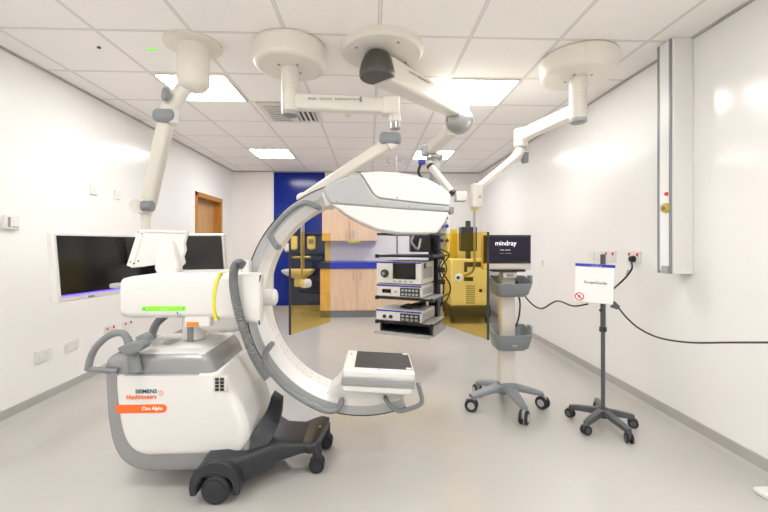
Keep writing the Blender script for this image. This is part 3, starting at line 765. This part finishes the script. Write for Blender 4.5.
text('screen_lettering','----- ------','lgrey',mo,facing(V(P(499,0,Ym).x,Ym-.0085,P(0,254,Ym).z)),.09,.003)
q0 = P(492,271.5,Ym); q1 = P(524,268,Ym)
MB().box((q0.x,Ym-.03,P(0,273,Ym).z),(q1.x,Ym+.12,P(0,270.8,Ym).z)).build('tray','black',t,bevel=.003)
MB().box((pcx-.055,Ym-.005,P(0,280,Ym).z),(pcx+.05,Ym+.1,P(0,273,Ym).z)).build('mount','pcream',t,bevel=.008)
MB().box((pcx-.03,Ym-.01,P(0,278,Ym).z),(pcx+.02,Ym+.0,P(0,275.5,Ym).z)).build('latch','mgrey',t)
# cables of the trolley
MB().tube(smoothpts([V(pcx+.07,tcy,zt_c-.04),P(519,297,tcy),P(520,305,tcy),P(519,316,tcy),P(516,327,tcy)]),.007,8).build('cord','cable',t)

# ================================================================ scope stand with sign
cas = [(570,417),(586,434.5),(629,443),(633,427.5),(597,410)]
cpos = [PZ(a,b,0) for a,b in cas]; scx = sum(q.x for q in cpos)/5; scy = sum(q.y for q in cpos)/5
scx = P(603,400,scy).x
t = root('sign_stand', (scx,scy,0), 'grey pole stand on five casters holding a white lettered box with a blue top', 'stand')
MB().cyl((scx,scy,.06),(scx,scy,.125),.035,.03).build('base_hub','dgrey',t,bevel=.004)
for q in cpos:
    d = V(q.x-scx,q.y-scy,0); L = d.length; d.normalize(); n = V(-d.y,d.x,0)
    R = []
    for u, hw, zt__, zb2 in ((.02,.024,.125,.08),(.85,.019,.098,.062),(1.02,.015,.09,.055)):
        p_ = V(scx,scy,0)+d*L*u; R.append([p_+n*a_+V(0,0,zz) for a_,zz in rrect(-hw,hw,zb2,zt__,.006,3)])
    MB().loft(R).build('leg','stand',t)
    caster(t,q.x,q.y,.032,math.atan2(d.y,d.x)+1.2,.08,'stand','rubber',w_=.013)
MB().cyl((scx,scy,.11),(scx,scy,P(0,330,scy).z),.0135).build('lower_pole','stand',t)
MB().cyl((scx,scy,P(0,335,scy).z),(scx,scy,P(0,255,scy).z),.017).build('upper_pole','stand',t)
MB().cyl((scx,scy,P(0,337,scy).z),(scx,scy,P(0,332,scy).z),.023).build('pole_collar','dgrey',t,bevel=.003)
for z in (P(0,314,scy).z, P(0,335,scy).z):
    MB().cyl((scx-.03,scy-.02,z),(scx,scy,z),.01).build('clamp_knob','dgrey',t)
# sign box
sA = P(575,287,scy-.02); sB = P(614,287,scy-.13); sA.z = sB.z = 0
syaw = math.atan2(sB.y-sA.y,sB.x-sA.x); sw = (sB-sA).length; zt1 = P(0,266,scy-.07).z; zb1 = P(0,306.5,scy-.07).z; sh = zt1-zb1
TS = Matrix.Translation((sA+sB)/2+V(0,0,(zt1+zb1)/2)) @ Matrix.Rotation(syaw,4,'Z') @ Matrix.Rotation(math.radians(2.2),4,'Y')
sb = MB(TS).box((-sw/2,-.0,-sh/2),(sw/2,.03,sh/2)).build('sign_box','paper',t,bevel=.004)
MB(TS).box((-sw/2-.003,-.004,sh/2-.014),(sw/2+.003,.034,sh/2+.004)).build('blue_strip','bluetrim',sb)
TT = TS @ Matrix.Rotation(math.pi/2,4,'X')
text('lettering','ScopeGuide','ink',sb,TT @ Matrix.Translation((-.06,-.005,.001)),.135,.023,bold=.015)
text('strip_lettering','-- --- --','wink',sb,TT @ Matrix.Translation((-.02,sh/2-.009,.0045)),.06,.003)
rg = MB(TS)
N = 28; R = .028; cx_, cz_ = -sw/2+.03, -sh/2+.035
rings_ = []
for k in range(N):
    a = 2*math.pi*k/N; rings_.append([(cx_+math.cos(a)*r_, y_, cz_+math.sin(a)*r_) for r_,y_ in ((R,-.002),(R-.006,-.002),(R-.006,.0),(R,.0))])
rg.loft(rings_,closed=True); rg.box((-.026,-.002,-.003),(.026,0,.003),Matrix.Translation((cx_,0,cz_)) @ Matrix.Rotation(math.radians(45),4,'Y'))
rg.build('prohibition_sign','red',sb)
MB(TS).box((cx_-.007,-.0015,cz_-.008),(cx_+.004,0,cz_+.010)).build('symbol','ink',sb)
MB(TS).box((-.03,.03,-sh/2+.02),(.05,.09,sh/2-.02)).build('pole_bracket','stand',t)
q = P(617,306,scy-.12)
MB().cyl(P(612,304,scy-.1),P(619,308,scy-.12),.026,.014).build('connector','stand',t,bevel=.004)
# cable between trolley and stand, cable to right
pa = [V(pcx+.07,tcy-.03,zt_c-.03),P(528,300,tcy),P(541,308.5,2.9),P(557,301,2.85),P(573,306,2.7),P(588,304,scy+.03)]
tag(MB().tube(smoothpts(pa),.0055,8).build('power_cable','cable'), 'black cable sagging between the monitor trolley and the white sign', 'cable')
pa = [P(618,307,scy-.12),P(627,318,2.42),P(640,329,2.38),P(660,338,2.3),P(690,342.5,2.2),P(730,342.5,2.05),P(775,342.5,1.85)]
tag(MB().tube(smoothpts(pa),.0055,8).build('power_cable','cable'), 'black cable running from the sign to the right edge of view', 'cable')
# white sheet corner at far right floor
q = PZ(768,498,0); tag(MB().box((q.x-.03,q.y-.05,0),(q.x+.14,q.y+.05,.03)).build('floor_box','white',bevel=.01), 'white plastic object on the floor at the lower right edge', 'box')

# ================================================================ C-arm machine
Y0 = 1.97
car = root('c_arm_machine', P(200,470,2.2)*1 - V(0,0,P(200,470,2.2).z), 'white and grey mobile C-arm X-ray machine on a dark wheeled base', 'x-ray machine')
def X(px, Y=Y0): return P(px,300,Y).x
def Z(py, Y=Y0): return P(300,py,Y).z
yb = 2.44
# grey body
def shell(L, y0, y1, rl, rr, steps=5):
    """sections (py, px_left, px_right, inset) made smooth between the given ones"""
    pts = smoothpts([V(a,b,c) for a,b,c,d in L], steps); ins = smoothpts([V(d,0,0) for a,b,c,d in L], steps)
    return MB().rings([(Z(p.x),X(p.y),X(p.z),y0+i.x,y1-i.x,(rl,rr)) for p,i in zip(pts,ins)])
shell([(471,152,248,.04),(469,137,253,.015),(464,126,254,.005),(455,116,250,0),(440,108.5,248,0),(418,104.3,243,0),(395,102.5,230,0),(371,101.5,214,0),(362,102,210,0),(357,104.5,207,.004),(353.5,110,205,.02)],Y0,yb,.05,.04).build('body','sgrey',car,smooth=50)
yc = Y0-.012
shell([(451,154,240,.012),(450,145,243,.003),(446,135,246,0),(438,127.5,248,0),(425,122.5,247,0),(405,119,240,0),(388,117.3,229,0),(376,117,220.5,0),(373.5,117,219,.001),(372,118,217,.01)],yc,yb+.012,.02,.05).build('body_cover','white',car,smooth=50)
MB().rings([(Z(354.5),X(114),X(204.5),Y0+.015,yb-.01,(.05,.03)),(Z(352.5),X(116),X(203.5),Y0+.025,yb-.02,(.05,.03))]).build('top_deck','white',car,smooth=50)
MB().rings([(Z(353),X(150),X(200),Y0+.1,yb-.06,.06),(Z(349),X(165),X(198),Y0+.13,yb-.10,.06)]).build('column_base','white',car,smooth=60)
# lift column
MB().cyl((X(194,2.2),2.2,Z(348)),(X(194,2.2),2.2,Z(315)),.058).build('lift_column','white',car)
MB().box((X(187.5,2.14),2.135,Z(344,2.14)),(X(193,2.14),2.15,Z(322,2.14))).build('height_scale','mgrey',car)
q = MB().box((X(178),Y0+.06,Z(329)),(X(205),Y0+.2,Z(316))).build('column_head','white',car,bevel=.008)
MB().box((X(181),Y0+.055,Z(328)),(X(193.5),Y0+.061,Z(323.5))).build('warning_sticker','olabel',q)
# markings
LT = yc-.0025
s_w = X(158)-X(136.5)
text('lettering','SIEMENS','teal',car,facing(V(X(137),LT,Z(390))),s_w,.0205,bold=.01)
text('lettering','Healthineers','orange',car,facing(V(X(128.3),LT,Z(395.6))),X(158)-X(128.3),.023,bold=.012)
dts = MB()
for k in range(8):
    a = k*math.pi/4
    if k == 4: continue
    for r_ in (.007,.013): dts.cyl((X(162.2)+math.cos(a)*r_,LT,Z(390)+math.sin(a)*r_),(X(162.2)+math.cos(a)*r_,LT+.004,Z(390)+math.sin(a)*r_),.0016,seg=8)
dts.build('dot_emblem','orange',car)
zs0, zs1 = Z(409.3), Z(401); rr_ = (zs1-zs0)/2
pts = [(X(118.5),zs0),(X(164),zs0)]+[(X(164)+rr_*math.sin(a),(zs0+zs1)/2-rr_*math.cos(a)) for a in [math.pi*k/10 for k in range(1,10)]]+[(X(164),zs1),(X(117.2),zs1)]
st = MB().prism(pts,yc-.0015,yc+.006).build('orange_strip','orange',car)
text('lettering','Cios Alpha','wink',st,facing(V(X(143.5),yc-.002,Z(407.6))),X(164)-X(143.5),.023,bold=.02)
q = MB().box((X(214),yc-.002,Z(390)),(X(228),yc+.02,Z(374.5))).build('connector_recess','beige',car,bevel=.004)
for i in range(2):
    for j in range(4):
        MB().box((X(216.5+i*5),yc-.006,Z(388.5-j*3.4)),(X(220+i*5),yc,Z(386-j*3.4))).build('port','black',q)
MB().box((X(126),yc-.001,Z(373)),(X(200),yc+.006,Z(371.6))).build('seam_line','lgrey',car)
for k,(py,) in enumerate(((403,),(410,),(418,))):
    MB().box((X(104.8),Y0+.1,Z(py+3)),(X(110),Y0+.14,Z(py-2))).build('side_plug','black',car,bevel=.004)
# push handle
hp = lambda L,Y: [P(a,b,Y) for a,b in L]
MB().tube(smoothpts(hp([(133,372),(131,358),(129,346),(125,335),(117,333),(107,337),(97,346),(91,357),(88,370)],Y0-.01)),.0165,16).build('push_handle','grip',car,smooth=60)
MB().tube(hp([(88,369),(100,370),(118,371)],Y0-.01),.014,14).build('handle_bar','grip',car)
MB().tube(hp([(127,337),(133,352),(137,372)],Y0-.02),.02,14,rad=[.016,.024,.027]).build('handle_post','grip',car)
MB().prism([(P(a,b,Y0).x,P(a,b,Y0).z) for a,b in ((124,345),(136,340),(147,339),(151,343),(148,347),(138,352),(131,351),(126,348))],Y0-.06,Y0+.02).build('brake_lever','grip',car,bevel=.008)
MB().prism([(P(a,b,Y0).x,P(a,b,Y0).z) for a,b in ((134,338),(142,334),(147,336),(149,342),(140,344))],Y0+.0,Y0+.05).build('brake_lever','mgrey',car,bevel=.006)
MB().tube(smoothpts(hp([(152,342),(153,332),(157,323),(165,316)],2.3)),.022,14).build('rear_handle','grip',car)
MB().ell(P(172,342,2.2),(.045,.04,.012)).build('deck_knob','lgrey',car)
# housing
HYf = 2.02; hz1 = Z(274,HYf); hz0 = Z(318,HYf)
def xrings(mb, secs, n=6):
    return mb.loft([[(x,y,z) for y,z in rrect(y0,y1,z0,z1,r,n)] for x,y0,y1,z0,z1,r in secs])
xrings(MB(),[(X(118,HYf),HYf+.03,HYf+.37,hz0+.03,hz1-.035,.03),(X(119.5,HYf),HYf+.008,HYf+.39,hz0+.01,hz1-.022,.035),(X(128,HYf),HYf,HYf+.4,hz0,hz1-.012,.035),(X(150,HYf),HYf,HYf+.4,hz0,hz1,.035),(X(213.5,HYf),HYf,HYf+.4,hz0,hz1+.004,.035)]).build('drive_housing','white',car,smooth=50)
def ycurve(px): return px
R = []
for k in range(11):
    v = k/10; z = hz0-.008+(hz1-hz0+.014)*v; b = 3.6*(2*v-.75)**2
    R.append([(X(212.6+b,HYf),HYf-.003,z),(X(215.4+b,HYf),HYf-.003,z),(X(215.4+b,HYf),HYf+.3,z),(X(212.6+b,HYf),HYf+.3,z)])
MB().loft(R).build('rotation_ring','yellow',car)
xrings(MB(),[(X(213.5,HYf),HYf+.001,HYf+.4,hz0-.004,hz1+.002,.035),(X(236,HYf),HYf+.001,HYf+.4,hz0-.012,hz1+.004,.035),(X(238,HYf),HYf+.001,HYf+.13,hz0-.014,hz1+.004,.03),(X(256,HYf),HYf,HYf+.10,hz0-.03,hz1+.005,.025),(X(259,HYf),HYf+.01,HYf+.08,hz0-.03,hz1-.005,.025)]).build('arm_carrier','white',car,smooth=50)
MB().tube(smoothpts(hp([(260.5,275),(258.5,285),(257.6,300),(258,313),(259.5,325)],HYf+.012)),.004,8).build('edge_seal','navy',car)
q = P(163,308,HYf)
lb = xrings(MB(),[(X(142,HYf),HYf-.005,HYf+.02,Z(310.2,HYf),Z(305,HYf),.008),(X(186,HYf),HYf-.005,HYf+.02,Z(310.2,HYf),Z(305,HYf),.008)],3).build('green_indicator','lime',car)
for px_2 in (145,184): MB().cyl((X(px_2,HYf),HYf-.006,Z(307.6,HYf)),(X(px_2,HYf),HYf,Z(307.6,HYf)),.007,seg=12).build('button','mgrey',lb)
text('lettering','- - -','wink',lb,facing(V(X(162,HYf),HYf-.0055,Z(308.6,HYf))),.03,.003)
MB().box((X(177,HYf),HYf-.004,Z(317,HYf)),(X(181,HYf),HYf+.05,Z(312,HYf))).build('latch','lgrey',car,bevel=.004)
MB().cyl(P(177.5,313,HYf-.004),P(177.5,313,HYf+.002),.005,seg=10).build('label_mark','bluetrim',car)
MB().box((X(111,2.2),2.18,Z(287.5,2.2)),(X(122,2.2),2.24,Z(282.5,2.2))).build('side_knob','lgrey',car,bevel=.01)
MB().box((X(240,HYf+.1),HYf+.1,Z(275,HYf+.1)),(X(249,HYf+.1),HYf+.18,Z(260.5,HYf+.1))).build('hose_mount','white',car,bevel=.01)
# lower carrier fairing
MB().rings([(Z(328,2.2),X(206,2.15),X(240,2.15),2.12,2.36,.05),(Z(322,2.2),X(200,2.15),X(246,2.15),2.08,2.38,.05),(Z(312,2.2),X(198,2.15),X(248,2.15),2.06,2.4,.05)]).build('carrier_fairing','white',car,smooth=50)
# hose
hs = smoothpts(hp([(244,266),(239,263),(234.5,268),(233.5,283),(236.5,303),(243,327),(251,349),(260,367),(268,378)],HYf-.035),16)
MB().tube(hs,.02,16,rad=[.023 if k % 2 else .0205 for k in range(len(hs))]).build('corrugated_hose','hose',car,smooth=20)
# C ring
RY = 2.18; rc = P(364,298,RY); RR = 117/384*RY
def arc(profile, a0, a1, n=72):
    R = []
    for k in range(n+1):
        a = math.radians(a0+(a1-a0)*k/n)
        R.append([(rc.x+math.cos(a)*r_, y_, rc.z+math.sin(a)*r_) for r_,y_ in profile])
    return MB().loft(R)
arc([(RR,RY),(RR-.05,RY),(RR-.098,RY+.045),(RR-.098,RY+.19),(RR,RY+.19)],98,291).build('c_ring','white',car,smooth=30)
arc([(RR-.001,RY-.004),(RR-.050,RY-.004),(RR-.050,RY+.01),(RR-.001,RY+.01)],98,291).build('ring_track','lgrey',car,smooth=30)
arc([(RR+.003,RY-.006),(RR-.003,RY-.006),(RR-.003,RY+.192),(RR+.003,RY+.192)],98,291).build('ring_belt','black',car,smooth=30)
arc([(RR+.045,RY+.01),(RR+.004,RY+.01),(RR+.004,RY+.17),(RR+.045,RY+.17)],176,219).build('ring_carriage','white',car,smooth=30)
dt = MB()
for k in range(16):
    a = math.radians(200+k*5.2); r_ = RR-.098
    for yy in (.08,.14):
        p_ = V(rc.x+math.cos(a)*r_,RY+yy,rc.z+math.sin(a)*r_); q = V(rc.x+math.cos(a)*(r_-.002),RY+yy,rc.z+math.sin(a)*(r_-.002))
        dt.cyl(p_,q,.004,seg=8)
dt.build('ring_screws','lgrey',car)
def grip(L, Y=RY-.045, r=.0165):
    pts = hp(L,Y); 
    a = pts[0].copy(); b = pts[-1].copy(); a.y = RY+.0; b.y = RY+.0
    return MB().tube([a]+smoothpts(pts)+[b],r,14).build('grip_rail','grip',car,smooth=60)
grip([(277,247),(272.5,240),(270.5,233),(281,219),(293,208),(303,203),(311,204),(318,207)])
grip([(270,346),(266,352),(265,361),(271,372),(285,387),(305,401),(324,410),(336,410),(341,403)])
grip([(386,400),(393,408),(400,411),(410,408.5),(419,405),(422,400),(419,387)],RY-.04,.013)
# round pads on the ring
q = P(270,298,RY); MB().cyl((P(262,298,RY-.03).x,RY+.03,q.z),(P(272,298,RY-.03).x,RY+.03,q.z),.048).ell((P(272,298,RY-.03).x,RY+.03,q.z),(.018,.046,.046)).build('position_knob','white',car,smooth=60)
# head
yh0, yh1 = 2.10, 2.46
pz = lambda L,Y=yh0: [(P(a,b,Y).x,P(a,b,Y).z) for a,b in L]
MB().prism(pz([(322,189),(330,183),(345,177),(360,172.5),(369,187),(373,194),(379,198),(400,200.5),(425,203.5),(450,205.5),(449.5,212),(410,209.5),(370,206.5),(330,203.5),(326,197)]),yh0,yh1).build('head_band','lgrey',car,bevel=.012,seg=3)
MB().prism(pz([(360.5,172.3),(380,171.3),(400,172.5),(418,176),(432,181),(444,188),(450.5,194),(450.5,205.3),(425,203.2),(400,200.2),(379,197.6),(373.5,193.8),(369.5,187)]),yh0-.003,yh1+.003).build('head_cover','white',car,bevel=.007,seg=3)
MB().prism(pz([(331,203.6),(370,206.6),(410,209.6),(449.5,212.1),(447,219),(441.5,228),(437,233),(420,233.5),(400,233),(378,229.5),(360,222),(345,213.5)]),yh0+.004,yh1-.004).build('head_underside','white',car,bevel=.01,seg=3)
for a,b in ((337,201.5),(378,204),(409,207),(397,197.5)):
    q = P(a,b,yh0-.004); MB().cyl(q,q+V(0,.01,0),.005,seg=10).build('screw','mgrey',car)
MB().box((P(449,0,2.2).x,2.2,P(0,212,2.2).z),(P(454,0,2.2).x,2.3,P(0,205,2.2).z)).build('head_socket','mgrey',car,bevel=.004)
MB().prism(pz([(331,182),(324,187),(320,192),(324,206),(330,204),(345,190)]),yh0+.06,yh1-.06).build('head_mount','white',car,bevel=.01)
# detector
dy0, dy1 = 2.06, 2.44
dxl = P(343,376,dy0); dxr = P(416,376,dy0); zt3 = P(0,376,dy0).z; zb3 = P(0,398,dy0).z
Td = Matrix.Translation(((dxl.x+dxr.x)/2,(dy0+dy1)/2,zt3)) @ Matrix.Rotation(math.radians(3.5),4,'Y') @ Matrix.Rotation(math.radians(-1),4,'Z')
hw = (dxr.x-dxl.x)/2; hd = (dy1-dy0)/2
MB(Td).box((-hw,-hd,-.045),(hw,hd,0)).build('detector_top','white',car,bevel=.012,seg=3)
MB(Td).box((-hw-.001,-hd-.002,-.088),(hw+.001,hd+.002,-.04)).build('detector_band','sgrey',car,bevel=.006)
MB(Td).box((-hw+.003,-hd+.003,-.125),(hw-.01,hd-.01,-.084)).build('detector_lower','white',car,bevel=.012)
pl = MB(Td).box((-hw+.062,-hd+.045,-.002),(hw-.012,hd-.025,.003)).build('detector_plate','screen_m',car)
for sx_,sy_ in ((1,1),(1,-1)):
    MB(Td).box((hw-.045 if sx_>0 else -hw+.062,(hd-.055) if sy_>0 else -hd+.045,.001),(hw-.015 if sx_>0 else -hw+.09,(hd-.03) if sy_>0 else -hd+.07,.005)).build('corner_tab','white',pl)
for x_,y_ in ((-hw+.03,.1),(0,-hd+.02)):
    MB(Td).cyl((x_,y_,0),(x_,y_,.002),.006,seg=10).build('screw','mgrey',car)
MB().prism(pz([(345,392),(405,397),(404,404),(390,409),(360,410),(335,402),(325,395),(338,382),(347,372)],RY),RY+.02,RY+.17).build('detector_mount','white',car,bevel=.01)
# control tablet
ty = 2.2
tb = MB().prism(pz([(139,229.5),(188,231.5),(185.5,238),(184,243),(185,250),(182.5,257),(184,263),(181,266),(158,264.5),(140,267.2),(131,268),(127,265)],ty),ty,ty+.03).build('control_tablet','white',car,bevel=.006)
MB().prism(pz([(138.5,229.5),(145,230),(133,267.5),(127,265.5)],ty),ty-.006,ty+.01).build('tablet_rim','white',tb,bevel=.003)
MB().prism(pz([(139,229),(188,231),(187,233.5),(140,232)],ty),ty-.008,ty+.01).build('tablet_rim','white',tb,bevel=.003)
for a,b in ((138.5,232),(141.5,233.5),(130,262),(133.5,263.5),(138,261),(163,257)):
    q = P(a,b,ty-.007); MB().cyl(q,q+V(0,.01,0),.004,seg=8).build('screw','dgrey',tb)
MB().prism(pz([(165,241),(174,240.5),(177,246),(182,262),(181.5,272.5),(178,275),(162,275),(159,268),(160,255),(163,244)],ty),ty-.05,ty+.02).build('tablet_stem','white',car,bevel=.012,seg=3)
# dark chassis
cz = .17
def arch(px0, y0, y1):
    cx0 = P(215.5,487,1.87).x
    R = []
    pts = []
    for k in range(13):
        a = math.radians(198-216*k/12) ; pts.append((cx0+math.cos(a)*.122,.088+math.sin(a)*.128))
    inner = []
    for k in range(9):
        a = math.radians(0+180*k/8); inner.append((cx0+math.cos(a)*.086,.075+math.sin(a)*.086))
    pts += [(cx0+.086,.05)]+inner+[(cx0-.086,.05)]
    return MB().prism(pts,y0,y1)
arch(0,1.855,2.03).build('wheel_fender','dgrey',car,bevel=.008,seg=3)
wx = P(215.5,487,1.87).x
MB().cyl((wx,1.865,.069),(wx,1.92,.069),.069,seg=40).build('front_wheel','dgrey',car,bevel=.008)
MB().cyl((wx,1.858,.069),(wx,1.868,.069),.048,seg=32).build('wheel_hub','dgrey',car,bevel=.003)
arch(0,2.42,2.6).build('wheel_fender','dgrey',car,bevel=.008,seg=3)
MB().cyl((wx,2.535,.071),(wx,2.595,.071),.071,seg=40).build('rear_wheel','dgrey',car,bevel=.008)
# saddle joining fenders to front legs : lofted along X
def xl(L):
    return MB().loft([[(x,y,z) for y,z in rrect(y0,y1,z0,z1,r,5)] for x,y0,y1,z0,z1,r in L])
xa = wx
xl([(wx-.06,1.87,2.0,.12,.215,.03),(wx+.03,1.87,2.06,.10,.22,.035),(wx+.12,1.92,2.14,.07,.20,.035),(wx+.20,1.97,2.24,.08,.205,.035),(wx+.26,2.03,2.32,.10,.205,.035),(wx+.36,2.07,2.35,.115,.18,.025),(wx+.44,2.08,2.36,.125,.178,.022)]).build('chassis_beam','dgrey',car,smooth=50)
xl([(wx-.05,2.3,2.55,.10,.19,.03),(wx+.12,2.25,2.5,.08,.19,.03),(wx+.26,2.15,2.34,.1,.19,.03)]).build('chassis_beam','dgrey',car,smooth=50)
A_ = [(222,447,1.975),(240,444,1.985),(252,435,2.02),(262,420,2.08),(268,407,2.15),(272,394.5,2.24)]
B_ = [(232,456,1.975),(252,453,1.985),(266,446,2.02),(275,432,2.08),(279.5,417,2.15),(281,401,2.24)]
A_ = smoothpts([P(*a) for a in A_],5); B_ = smoothpts([P(*a) for a in B_],5)
MB().loft([[a_, b_, b_+V(0,.07,0), a_+V(0,.07,0)] for a_,b_ in zip(A_,B_)]).build('front_bumper','dgrey',car,smooth=60)
ex = wx+.435
xl([(ex-.08,2.09,2.35,.125,.178,.02),(ex-.02,2.05,2.40,.125,.182,.025),(ex+.015,2.07,2.41,.125,.19,.03),(ex+.03,2.14,2.40,.13,.19,.03),(ex+.055,2.33,2.39,.135,.185,.02)]).build('chassis_cross_end','dgrey',car,smooth=50)
for (a,b,yy) in ((317,471,0),(326,447,0)):
    q = PZ(a,b,0)
    c0 = V(q.x,q.y,.042)
    o = MB().cyl((q.x,q.y,.07),(q.x,q.y,.15),.026).build('caster','dgrey',car,bevel=.004)
    for s_ in (-1,1): MB().cyl(c0+V(0,s_*.008-.0,0),c0+V(0,s_*.03,0),.042,seg=28).build('wheel','rubber',o,bevel=.005)
    MB().cyl(c0+V(0,-.031,0),c0+V(0,.031,0),.026,seg=20).build('hub','dgrey',o)
MB().cyl(PZ(320,427,.189),PZ(320,427,.189)+V(0,0,.004),.006,seg=10).build('indicator','yellow',car)
